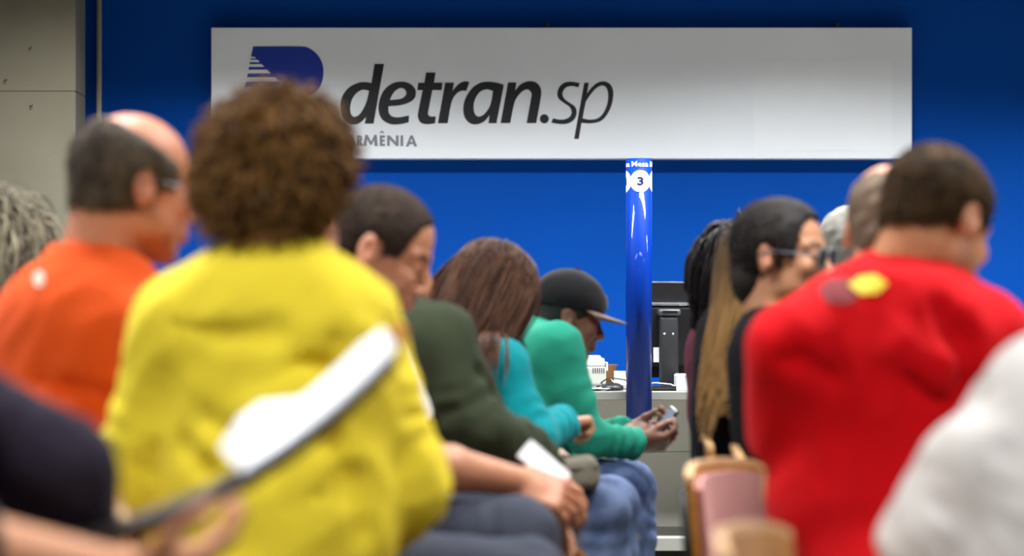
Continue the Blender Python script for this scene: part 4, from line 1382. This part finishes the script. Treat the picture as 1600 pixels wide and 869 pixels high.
strands('hair', rt, dirs, 18, 0.0185, head_coll(girl, thick=0.012), G_hair, girl.root, rad=0.0023, grav=0.26, wave=0.06, wfreq=0.5, seed=6, lens=0.50 + 0.14 * rgs.uniform(0, 1, len(rt)) + 0.15 * (ql[:, 1] > 0), push=0.004, g=np.where(ql[:, 1:2] < 0.01, unit((-0.40, -0.38, -1))[None], unit((-0.85, -0.05, -1))[None]), gather=0.12)
rl = np.random.RandomState(31); nl = 170
lr = np.array([hpt(girl, (0.012, -0.086, -0.030))]) + rl.normal(size=(nl, 3)) * np.array((0.014, 0.005, 0.010))
strands('hair_lock', lr, np.tile(unit((0.05, -0.5, -1)), (nl, 1)), 12, 0.0225, head_coll(girl, thick=0.010), G_hair, girl.root, rad=0.0024, grav=0.3, wave=0.05, wfreq=0.5, seed=9, lens=rl.uniform(0.75, 1.1, nl), push=0.010, g=unit((-0.10, -0.30, -1)), gather=0.35)
lr = np.array([hpt(girl, (0.060, -0.070, -0.010))]) + rl.normal(size=(24, 3)) * 0.004
strands('hair_lock', lr, np.tile(unit((0.1, -0.5, -1)), (24, 1)), 9, 0.0125, head_coll(girl, thick=0.010), G_hair, girl.root, rad=0.002, grav=0.3, seed=10, push=0.012, g=unit((0.05, -0.30, -1)), gather=0.3)
glasses(girl, mat('dark_glasses_frame', (24, 20, 22), rough=0.25), r=0.020, thick=0.0022)

# grey handbag on her lap
bag = empty('handbag', tuple(P(892, 760, d - 0.10))); setp(bag, 'grey soft handbag on the lap of the girl in teal', 'bag')
H = Sdf(); Rb = np.array(Matrix.Rotation(math.radians(-6), 3, 'Y'))
c = P(896, 738, d - 0.13)
H.add(rbox(c, (0.058, 0.11, 0.036), 0.022, Rb))
V, F = H.mesh(0.007, lambda q, dd: dd - 0.003 * noise3(q, 9, 8)); np_mesh('pouch', V, F, fabric('grey_canvas', (120, 114, 100), var=0.08), bag)
tube('seam', [c + Rb @ np.array(v) for v in ((-0.058, -0.1, 0.012), (0.0, -0.113, 0.012), (0.056, -0.1, 0.012), (0.061, 0.0, 0.012), (0.056, 0.1, 0.012))], 0.0025, mat('dark_grey_piping', (70, 66, 58), rough=0.7), bag, n=6)

# ------------------------------------------------------------ person in the dark green jacket
d = 6.2
hip = hipP(612, d)
grn = person('person in dark olive green jacket seated behind the man with cropped hair', hip, P(628, 487, d), P(607, 402, d), haz=15, hpitch=18, saz=0, sw=0.38, g=1.05,
             shR=P(688, 535, d - 0.17), shL=P(680, 530, d + 0.18), elR=P(752, 668, d - 0.20), wrR=P(836, 722, d - 0.10), elL=P(740, 690, d + 0.2), wrL=P(850, 745, d + 0.06),
             knees={1: P(850, 800, d + 0.12), -1: P(838, 815, d - 0.12)}, laz=0, hs=0.92,
             skinm=SK_tan, shirt=fabric('olive_green_jacket_cloth', (52, 59, 41), var=0.08), trouser=M_darktr, vox=0.008, cvox=0.009, fold=0.006, ffreq=4.0, seed=21, marks=(cr(6.0, 0.016, (690, 595), (730, 588), (775, 605)), cr(6.0, 0.014, (700, 640), (745, 636), (800, 660)), cr(6.0, 0.018, (655, 560), (680, 620), (720, 690))), wr=0.004, off=0.016, arm=1.12, hump=0.02)
short_hair(bh, thick=0.004, amp=0.001)(grn)
sit('plywood chair under the person in the olive jacket', hip, 0)
H = Sdf(); cN = grn.at(0.96, -0.01)
for t in range(9):
    an = math.pi * (0.25 + 1.5 * t / 8)
    if t: H.add(cap(pv, cN + grn.F * 0.085 * math.cos(an) + grn.L * 0.10 * math.sin(an) + grn.S * (0.02 - 0.012 * math.cos(an)), 0.020, 0.020), 0.02)
    pv = cN + grn.F * 0.085 * math.cos(an) + grn.L * 0.10 * math.sin(an) + grn.S * (0.02 - 0.012 * math.cos(an))
V, F = H.mesh(0.008, lambda q, dd: dd - 0.003 * noise3(q, 9, 4)); np_mesh('hood', V, F, MATS['olive_green_jacket_cloth'], grn.root)

# ------------------------------------------------------------ man with cropped hair
d = 5.5
hip = hipP(545, d)
gman = person('man with cropped dark hair and bare forearm looking down, hand holding folded paper', hip, P(548, 488, d), P(596, 392, d), haz=-8, hpitch=28, hroll=0, saz=4, sw=0.38, hs=1.0,
              shR=P(558, 560, d - 0.18), shL=P(575, 545, d + 0.18), elR=P(655, 724, d - 0.16), wrR=P(806, 752, d - 0.04), elL=P(660, 730, d + 0.22), wrL=P(832, 770, d + 0.10),
              handR=dict(d=(0.86, 0.1, -0.30), n=(-0.25, 0.75, -0.55), curl=(26, 34, 26), s=1.05, thumb=(0.75, 0.5, 0.35)),
              handL=dict(d=(0.55, -0.1, -0.85), n=(-0.7, -0.5, -0.3), curl=(12, 18, 14), s=1.0),
              knees={1: P(835, 822, d + 0.13), -1: P(818, 838, d - 0.13)}, laz=0,
              skinm=SK_tan, shirt=fabric('white_tee_cloth', (214, 214, 212)), sleeve='short', trouser=M_darktr, vox=0.0042, cvox=0.010, fold=0.004, seed=31, arm=1.06)
short_hair(mat('cropped_dark_hair', (58, 44, 34), rough=0.75, spec=0.2, rgb2=(38, 29, 22), scale=60, bump=0.5, bscale=900), thick=0.0045, amp=0.0005, freq=60, vox=0.0045, fuzz=3500, flen=0.005)(gman)
sit('plywood chair under the man with cropped hair', hip, 0)
# folded paper in his hand
c = P(848, 728, d - 0.01)
pp = empty('folded_paper', tuple(c)); setp(pp, 'folded white paper held in the hand of the man with cropped hair', 'paper')
pz = unit(P(880, 754, d) - P(818, 700, d))
Mp = frame_from(P(850, 728, d + 0.0), unit(np.cross(pz, (0.15, 1, 0.25))), pz)
for k in range(3):
    bm = bmesh.new(); bbox(bm, (-0.052, -0.022, -0.0012 + 0.0022 * k), (0.050, 0.022, 0.0002 + 0.0022 * k), 0); bmesh.ops.rotate(bm, cent=(0, 0, 0), matrix=Matrix.Rotation(math.radians(50 - 2 * k), 3, 'X'), verts=bm.verts[:])
    bmesh.ops.transform(bm, matrix=Mp, verts=bm.verts[:]); bm_obj('paper_leaf', bm, M_paper, pp)

# ------------------------------------------------------------ yellow jacket woman
d = 4.2
hip = hipP(415, d)
M_yel = fabric('yellow_jacket_cloth', (244, 219, 58), var=0.05)
yel = person('woman in bright yellow jacket with puffy brown curls seen from behind', hip, P(425, 376, d), P(438, 284, d + 0.02), haz=52, hpitch=6, saz=74, sw=0.37, hs=0.92, g=1.05,
             shL=P(290, 512, d - 0.01), shR=P(528, 508, d + 0.02), elL=P(222, 765, d + 0.03), wrL=P(330, 830, d + 0.35), elR=P(635, 758, d + 0.03), wrR=P(560, 860, d + 0.33), laz=15,
             skinm=SK_fair, shirt=M_yel, trouser=M_blackcl, vox=0.008, cvox=0.009, fold=0.010, ffreq=3.0, seed=44, marks=(cr(4.05, 0.030, (548, 530), (530, 600), (528, 680), (556, 750), (600, 830)), cr(4.05, 0.012, (420, 600), (500, 570), (540, 560)), rd(4.05, 0.02, (400, 640), (480, 620), (540, 640)), cr(4.05, 0.022, (300, 650), (370, 690), (420, 740)), cr(4.05, 0.020, (240, 690), (310, 730), (350, 760)), cr(4.0, 0.02, (580, 620), (640, 660)), cr(4.0, 0.02, (590, 720), (650, 720), (690, 740)), cr(4.05, 0.02, (440, 800), (500, 770), (530, 780)), cr(4.05, 0.018, (250, 500), (330, 520), (430, 515))), wr=0.007, off=0.016, arm=1.12, belly=1.12, gd=1.1)
sit('plywood chair under the woman in yellow', hip, 0, 0.03)
rt, nm, ql = scalp_points(yel, 2600, 9, zmin=-0.075, xmax=0.055, thick=0.012)
H = Sdf(); H.add(ell(hpt(yel, (-0.012, 0, 0.028)), np.array((0.106, 0.101, 0.102)), yel.Rh)).add(ell(hpt(yel, (-0.05, 0, -0.03)), np.array((0.070, 0.090, 0.070)), yel.Rh), 0.03)
H.cut(plane(hpt(yel, (0.05, 0, 0.0)), hdir(yel, (0.9, 0, -0.35))), 0.02)
M_curl0 = mat('brown_curl_base', (96, 66, 34), rough=0.6, rgb2=(52, 34, 20), scale=26, bump=0.8, bscale=120)
V, F = H.mesh(0.006, lambda q, dd: dd - 0.007 * noise3(q, 13, 6) - 0.004 * noise3(q, 26, 8)); np_mesh('hair_mass', V, F, M_curl0, yel.root)
hm = H.ev
rg = np.random.RandomState(12)
rts = project(hm, rt, off=0.002)
strands('hair', rts, nm + rg.normal(size=nm.shape) * 0.6, 8, 0.0048, lambda q: hm(q), strand_mat('brown_curl_strands', (66, 43, 22), (150, 106, 50), 0.55), yel.root, rad=0.0030, grav=0.16, wave=0.55, wfreq=0.9, seed=3, push=0.003)
collar(yel, M_yel, r0=0.072, r1=0.086, h=0.030, t=0.90)

# ------------------------------------------------------------ person half hidden behind her (ear and cheek)
d = 4.9
hip = hipP(455, d)
hid = person('person mostly hidden behind the curly haired woman, only a cheek showing', hip, P(440, 470, d), P(446, 372, d), haz=10, hpitch=16, saz=5, sw=0.32, hs=0.92, g=0.85, laz=0,
             shR=P(470, 530, d - 0.12), shL=P(465, 525, d + 0.15), skinm=SK_fair, shirt=fabric('plum_cloth', (70, 40, 52)), trouser=M_darktr, vox=0.009, cvox=0.012, seed=51, elR=P(470, 740, d - 0.12), elL=P(470, 740, d + 0.15), wrR=P(560, 850, d - 0.02), wrL=P(560, 850, d + 0.1))
short_hair(mat('dark_brown_short_hair', (40, 30, 24), rough=0.6, var=0.2, scale=50, bump=0.6, bscale=600), thick=0.012, vox=0.007)(hid)
sit('plywood chair mostly hidden behind the woman in yellow', hip, 0)

# ------------------------------------------------------------ orange polo man
d = 4.78
hip = hipP(118, d)
M_or = fabric('orange_polo_cloth', (222, 82, 24), var=0.05)
ora = person('bald-topped man in orange polo shirt with glasses, back half turned', hip, P(146, 392, d), P(210, 292, d + 0.02), haz=28, hpitch=10, hroll=0, saz=48, sw=0.40, hs=1.0, g=1.15,
             shL=P(58, 535, d + 0.05), shR=P(250, 525, d - 0.10), elL=P(30, 780, d + 0.08), elR=P(250, 755, d + 0.05), wrL=P(120, 800, d + 0.34), wrR=P(205, 800, d + 0.30), laz=80,
             skinm=SK_ruddy, shirt=M_or, sleeve='short', trouser=M_blackcl, vox=0.006, cvox=0.009, fold=0.006, ffreq=3.4, seed=61, marks=(cr(4.62, 0.025, (40, 600), (100, 612), (175, 625)), cr(4.62, 0.025, (95, 672), (140, 664), (180, 645)), rd(4.62, 0.02, (30, 640), (120, 640))), off=0.016, belly=1.15, gd=1.1, arm=1.1)
short_hair(mat('greying_short_hair', (104, 93, 82), rough=0.8, spec=0.15, rgb2=(70, 61, 54), scale=30, bump=0.6, bscale=600), thick=0.010, bald=((-0.06, 0, 0.098), (0.45, 0, 0.9)), amp=0.001, low=0.012, fuzz=2500)(ora)
glasses(ora, mat('thin_metal_frame', (150, 150, 150), rough=0.25, metal=0.8), r=0.022, thick=0.0018)
collar(ora, M_or, r0=0.080, r1=0.094, h=0.048, t=0.91)
sit('plywood chair under the man in orange', hip, 80)
decal_px('chest_mark', [(62 + 9 * math.cos(t), 437 + 14 * math.sin(t)) for t in np.linspace(0, 6.28, 8, endpoint=False)], d - 0.5, ora.shirt_f, mat('pale_embroidery', (225, 190, 175), rough=0.8), ora.root)

# ------------------------------------------------------------ woman at the left picture edge
d = 6.4
hip = hipP(-20, d)
lw = person('person with grey-blond wavy hair at the left picture edge', hip, P(-12, 500, d), P(-8, 405, d), haz=20, hpitch=8, saz=20, sw=0.34, hs=0.95, skinm=SK_fair, shirt=fabric('white_blouse_cloth', (215, 212, 208)), trouser=M_darktr, vox=0.009, cvox=0.012, seed=71)
rt, nm, ql = scalp_points(lw, 1500, 19, zmin=-0.06, xmax=0.055, thick=0.008)
H = Sdf(); H.add(ell(hpt(lw, CRAN_C), (CRAN_R + 0.010) * 0.95, lw.Rh)).cut(plane(hpt(lw, (0.04, 0, -0.02)), hdir(lw, (0.9, 0, -0.4))), 0.01)
V, F = H.mesh(0.007); np_mesh('hair_cap', V, F, mat('grey_blond_base', (92, 84, 66), rough=0.6, var=0.2, scale=40), lw.root)
strands('hair', rt, nm * 0.6, 10, 0.012, head_coll(lw, shirt=False, thick=0.012), strand_mat('grey_blond_strands', (60, 54, 44), (186, 174, 146), 0.45), lw.root, rad=0.0024, grav=0.22, wave=0.30, wfreq=0.8, seed=8, push=0.004)
sit('plywood chair at the left picture edge behind the man in orange', hip, 20)

# ------------------------------------------------------------ far person between man and girl
d = 8.6
hip = hipP(690, d)
far = person('far person in black behind the girl, only forehead and shoulder showing', hip, P(700, 515, d), P(732, 464, d), haz=35, hpitch=20, saz=10, sw=0.34, hs=0.92, skinm=SK_fair, shirt=M_blackcl, trouser=M_blackcl, vox=0.008, cvox=0.011, seed=81, shR=P(668, 505, d - 0.1))
short_hair(bh, thick=0.006, vox=0.006)(far)
collar(far, M_blackcl, r0=0.085, r1=0.10, h=0.075, t=0.93)
sit('plywood chair hidden behind the girl with long hair', hip, 10)

# ------------------------------------------------------------ red T-shirt man
d = 4.7
hip = hipP(1405, d)
M_red = fabric('red_tee_cloth', (206, 2, 14), var=0.05)
red = person('man in red T-shirt with yellow diamond print on its back, head bowed', hip, P(1392, 412, d + 0.07), P(1464, 350, d + 0.08), haz=42, hpitch=30, hroll=-6, saz=72, sw=0.40, hs=1.0, g=1.15,
             shL=P(1248, 545, d + 0.0), shR=P(1532, 535, d + 0.02), elL=P(1236, 765, d + 0.12), wrL=P(1330, 800, d + 0.36), elR=P(1600, 700, d + 0.12), wrR=P(1560, 800, d + 0.36), laz=15,
             skinm=SK_warm, shirt=M_red, sleeve='short', trouser=M_darktr, vox=0.006, cvox=0.009, fold=0.005, ffreq=3.2, seed=94, marks=(cr(4.55, 0.028, (1478, 470), (1512, 520), (1515, 600), (1490, 680)), cr(4.55, 0.022, (1395, 555), (1430, 590), (1490, 625)), cr(4.55, 0.02, (1180, 580), (1240, 575), (1290, 600)), rd(4.55, 0.02, (1400, 540), (1460, 580))), off=0.016, arm=1.2, gd=1.1, hump=0.02, belly=1.12)
short_hair(mat('brown_cropped_hair', (80, 56, 28), rough=0.75, spec=0.2, rgb2=(48, 34, 19), scale=30, bump=0.6, bscale=500), thick=0.010, top=0.004, amp=0.0008, fuzz=3000, low=-0.022)(red)
collar(red, M_red, r0=0.078, r1=0.090, h=0.016, t=0.88, name='neck_rib')
sit('plywood chair under the man in red T-shirt', hip + np.array((0.12, 0.07, 0)), 0, 0.08)
M_ylo = mat('yellow_print', (238, 212, 40), rough=0.6, var=0.03); M_mar = mat('maroon_print', (128, 14, 26), rough=0.7, var=0.05)
dd = d - 0.5
decal_px('dark_print', ((1278, 455), (1292, 438), (1330, 434), (1346, 450), (1338, 470), (1322, 478), (1292, 474)), dd, red.shirt_f, M_mar, red.root, off=0.002)
decal_px('yellow_print', ((1327, 447), (1345, 433), (1370, 431), (1388, 445), (1372, 460), (1347, 462)), dd, red.shirt_f, M_ylo, red.root, off=0.0035)

# ------------------------------------------------------------ bald man behind him
d = 5.35
hip = hipP(1390, d)
bald = person('balding man behind the man in red, only the back of his head showing', hip, P(1372, 440, d), P(1392, 360, d), haz=70, hpitch=12, saz=60, sw=0.38, hs=1.0, skinm=SK_fair, shirt=fabric('grey_cloth', (110, 110, 112)), trouser=M_darktr, vox=0.008, cvox=0.012, seed=101, laz=20, shL=P(1325, 545, d), shR=P(1455, 545, d - 0.05), elL=P(1330, 740, d + 0.05), elR=P(1460, 740, d))
short_hair(mat('light_brown_stubble_hair', (112, 92, 72), rough=0.65, rgb2=(90, 72, 56), scale=40), thick=0.004, bald=((-0.05, 0, 0.085), (0.3, 0, 0.9)), vox=0.006)(bald)
chair('chair with mauve pink padded back under the balding man', 0.372 + 0.218, 5.3 - 0.088, -23, fabric('mauve_pad_cloth', (190, 140, 136), var=0.05))

# ------------------------------------------------------------ woman with sunglasses
d = 5.95
hip = hipP(1280, d)
sun = person('dark-haired person wearing dark sunglasses and black top, facing right', hip, P(1212, 494, d), P(1222, 400, d), haz=-24, hpitch=4, saz=15, sw=0.34, hs=0.95, skinm=SK_mid, shirt=M_blackcl, trouser=M_blackcl, vox=0.006, cvox=0.011, seed=111, laz=10,
             shR=P(1245, 575, d - 0.15), shL=P(1250, 565, d + 0.15), elR=P(1255, 740, d - 0.12), elL=P(1260, 740, d + 0.18), g=0.85)
short_hair(mat('black_brown_hair', (34, 27, 23), rough=0.6, spec=0.3, rgb2=(22, 18, 17), scale=40, bump=0.6, bscale=400), thick=0.009, amp=0.0008, fuzz=2500, flen=0.014)(sun)
H = Sdf(); H.add(ell(hpt(sun, (-0.060, 0, -0.055)), np.array((0.050, 0.064, 0.060)), sun.Rh))
V, F = H.mesh(0.007); np_mesh('back_hair', V, F, MATS['black_brown_hair'], sun.root)
glasses(sun, mat('pale_glasses_frame', (104, 108, 116), rough=0.3), lens=mat('dark_lens', (8, 9, 12), rough=0.35, spec=0.15), r=0.027, thick=0.0022)
sit('plywood chair under the person with sunglasses', hip, -12)
# ------------------------------------------------------------ long ombre hair woman
d = 6.55
hip = hipP(1168, d)
omb = person('person with very long dark-to-light brown hair hanging down the back', hip, P(1178, 468, d), P(1200, 402, d), haz=70, hpitch=20, saz=35, sw=0.33, hs=0.95, g=0.85, skinm=SK_mid, shirt=M_blackcl, trouser=M_darktr, vox=0.008, cvox=0.012, seed=121, laz=12, shL=P(1160, 560, d + 0.12), shR=P(1190, 565, d - 0.14), elL=P(1170, 690, d + 0.14))
O_hair = strand_mat('ombre_strands', (26, 20, 18), (150, 114, 70), 0.42)
H = Sdf(); H.add(ell(hpt(omb, CRAN_C), (CRAN_R + 0.012) * 0.95, omb.Rh)).cut(plane(hpt(omb, (0.04, 0, -0.02)), hdir(omb, (0.9, 0, -0.4))), 0.01)
V, F = H.mesh(0.007); np_mesh('hair_cap', V, F, MATS['black_brown_hair'], omb.root)
rt, nm, ql = scalp_points(omb, 1300, 23, zmin=-0.06, xmax=-0.02, thick=0.010)
kp = ql[:, 2] < 0.085; rt, nm, ql = rt[kp], nm[kp], ql[kp]
tn = np.clip((np.linspace(0, 1, 23)[None] * 1.5 - 0.15) + np.random.RandomState(4).normal(size=(len(rt), 1)) * 0.12, 0, 1) * 0.9
strands('hair', rt, nm * 0.3 + np.array((-0.2, -0.35, -0.4))[None], 22, 0.0195, head_coll(omb, thick=0.012), O_hair, omb.root, rad=0.0028, grav=0.22, wave=0.06, wfreq=0.6, seed=14, tones=tn, g=unit((-0.27, -0.10, -1)), push=0.006, gather=0.5, lens=np.random.RandomState(5).uniform(0.75, 1.05, len(rt)))
sit('plywood chair under the person with very long hair', hip, -12, 0.15)

d0 = d - 0.6
for k in range(3):
    x = 1144 + 8 * k
    decal_px('white_print', ((x, 562), (x + 4.4, 562), (x + 2.4, 594), (x - 2, 594)), d0, omb.shirt_f, M_print, omb.root, n=3)
decal_px('yellow_print', ((1142, 546), (1160, 541), (1160, 553), (1142, 557)), d0, omb.shirt_f, M_ylo, omb.root, n=3)

# ------------------------------------------------------------ white-haired head far behind
d = 7.9
hip = hipP(1345, d)
wh = person('far white-haired person mostly hidden behind the balding man', hip, P(1335, 470, d), P(1338, 392, d), haz=20, hpitch=6, saz=15, sw=0.32, hs=0.95, skinm=SK_fair, shirt=MATS['grey_cloth'], trouser=M_darktr, vox=0.010, cvox=0.013, seed=161, laz=0)
short_hair(mat('white_hair', (150, 147, 138), rough=0.6, var=0.1, scale=40, bump=0.5, bscale=400), thick=0.012, amp=0.002, vox=0.007)(wh)
sit('plywood chair far behind the balding man', hip, -12)

# ------------------------------------------------------------ dark head in front of the monitor
d = 7.4
hip = hipP(1185, d)
dk = person('person with black bobbed hair and maroon top in front of the monitor', hip, P(1140, 502, d), P(1152, 425, d), haz=35, hpitch=14, saz=25, shR=P(1150, 560, d - 0.12), shL=P(1160, 555, d + 0.14), elR=P(1165, 690, d - 0.12), elL=P(1170, 690, d + 0.14), sw=0.32, hs=0.95, skinm=SK_mid, shirt=fabric('maroon_cloth', (92, 28, 48)), trouser=M_darktr, vox=0.008, cvox=0.012, seed=131, laz=10)
rt, nm, ql = scalp_points(dk, 480, 33, zmin=-0.06, xmax=0.04, thick=0.010)
H = Sdf(); H.add(ell(hpt(dk, CRAN_C), (CRAN_R + 0.012) * 0.95, dk.Rh)).cut(plane(hpt(dk, (0.04, 0, -0.02)), hdir(dk, (0.9, 0, -0.4))), 0.01)
V, F = H.mesh(0.007); np_mesh('hair_cap', V, F, mat('black_hair', (20, 17, 18), rough=0.4, var=0.2, scale=40), dk.root)
strands('hair', rt, nm * 0.5, 11, 0.0115, head_coll(dk, shirt=False, thick=0.012), strand_mat('black_strands', (14, 12, 14), (48, 38, 42), 0.4), dk.root, rad=0.0045, grav=0.28, wave=0.06, wfreq=0.6, seed=15, push=0.004)
collar(dk, mat('white_collar_cloth', (205, 205, 212), rough=0.8), r0=0.066, r1=0.078, h=0.020, t=0.92)
sit('plywood chair under the person with bobbed hair', hip, -12, 0.17)

# ------------------------------------------------------------ near person, bottom right, white shirt
d = 3.55
hip = hipP(1640, d)
wht = person('near person in a plain white T-shirt cut off by the right picture edge', hip, P(1790, 605, d), P(1850, 470, d + 0.05), haz=40, hpitch=8, saz=55, sw=0.42, hs=1.0, g=1.25, skinm=SK_warm, shirt=fabric('white_tshirt_cloth', (206, 200, 195)), sleeve='short', trouser=M_darktr, vox=0.009, cvox=0.010, fold=0.005, seed=141, laz=20, off=0.02, arm=1.35, gd=1.15,
             shL=P(1562, 752, d), shR=P(1900, 720, d - 0.1), elL=P(1440, 960, d + 0.05), wrL=P(1560, 990, d + 0.3), belly=1.2)
short_hair(bh, thick=0.008, vox=0.007)(wht)
chair('nearest plywood chair at the bottom right picture edge', 0.508, 3.53, -15)

# ------------------------------------------------------------ near person, bottom left, holding the folder
d = 3.0
hip = np.array((-0.86, 2.95, HZ))
nav = person('near person in dark navy shirt at the bottom left, forearm holding a folder', hip, np.array((-0.84, 2.95, 1.08)), np.array((-0.80, 2.96, 1.24)), haz=10, hpitch=25, saz=15, sw=0.38, skinm=SK_warm, shirt=fabric('dark_navy_cloth', (40, 34, 48)), sleeve='elbow', trouser=M_darktr, vox=0.008, cvox=0.010, seed=151, laz=0,
             shL=P(-190, 590, d + 0.12), elL=P(78, 748, d + 0.12), wrL=P(150, 850, d + 0.32), elR=P(-170, 850, d - 0.15), wrR=P(190, 905, d - 0.02), arm=1.15,
             handR=dict(d=(1, 0.35, 0.22), n=(-0.2, 0.3, 0.9), curl=(24, 30, 24), spread=0.02), handL=dict(d=(0.2, 0.3, -0.9), n=(0, -0.9, -0.3)), off=0.014)
short_hair(bh, thick=0.008, vox=0.007)(nav)
sit('nearest plywood chair at the bottom left picture edge', hip, 0)
fo = empty('document_folder', tuple(P(360, 745, d + 0.1))); setp(fo, 'white papers on a slim black folder held across the yellow jacket', 'folder')
A0 = P(112, 838, d + 0.03); A1 = P(620, 552, d + 0.28); A2 = P(380, 744, d + 0.13)
def ribbon(name, path, depth, material, thick, lift):
    V = []; F = []
    for q_, dp, lf in zip(path, depth, lift):
        V += [q_ + lf * UP, q_ + dp + lf * UP, q_ + lf * UP - UP * thick, q_ + dp + (lf - thick) * UP]
    for i in range(len(path) - 1):
        a_ = 4 * i
        F += [(a_, a_ + 4, a_ + 5, a_ + 1), (a_ + 2, a_ + 3, a_ + 7, a_ + 6), (a_, a_ + 2, a_ + 6, a_ + 4), (a_ + 1, a_ + 5, a_ + 7, a_ + 3)]
    F += [(0, 1, 3, 2), (a_ + 4, a_ + 6, a_ + 7, a_ + 5)]
    return mesh_obj(name, V, F, material, fo)
ts = np.linspace(0, 1, 15)
path = [(1 - t) ** 2 * A0 + 2 * t * (1 - t) * (2 * A2 - 0.5 * A0 - 0.5 * A1) + t * t * A1 for t in ts]
ribbon('cover', path, [np.array((-0.03, 0.16, -0.004)) for t in ts], mat('black_folder_card', (22, 20, 18), rough=0.5, var=0.05), 0.018, [0.0] * 15)
pts2 = path[7:]
for k in range(3):
    ribbon('paper', pts2, [np.array((-0.045 + 0.01 * k, 0.18, 0.014 + 0.004 * k + 0.032 * math.exp(-((i - 1.2) / 1.0) ** 2))) for i in range(8)], M_paper, 0.0012, [0.002 + 0.003 * k] * 8)
tube('tab', [path[14] + UP * 0.012, path[14] + UP * 0.03 + np.array((0.004, 0.0, 0))], 0.008, mat('red_tab', (220, 80, 66), rough=0.6), fo, n=8)


# ------------------------------------------------------------ pieces that belong to a part go under that part
RULES = (('emblem_stripe', 'emblem'), ('numeral', 'number_disc'), ('lens', 'glasses'), ('head_slot', 'stand_head'), ('vent_slot', 'body'),
         ('wheel', 'shell'), ('back_pad', 'backrest'), ('top_edge', 'backrest'), ('emblem_mark', 'emblem_patch'), ('hair_tips', 'hair'),
         ('white_print', 'shirt'), ('yellow_print', 'shirt'), ('dark_print', 'shirt'), ('chest_mark', 'shirt'), ('collar', 'shirt'), ('neck_rib', 'shirt'),
         ('screen', 'case'), ('fixing_clip', 'sign_panel'), ('cover_sheet', 'sign_panel'), ('key', 'base'), ('screw', 'stand_column'), ('hood', 'shirt'))
for root in [o for o in COL.objects if o.parent is None and o.type == 'EMPTY']:
    by = {}
    for c_ in root.children: by.setdefault(c_.name.split('.')[0], []).append(c_)
    for cn, pn in RULES:
        cs, ps = by.get(cn, []), by.get(pn, [])
        if not cs or not ps: continue
        for i_, c_ in enumerate(cs):
            c_.parent = ps[i_] if len(ps) == len(cs) else ps[0]
            c_.matrix_parent_inverse = Matrix.Identity(4)
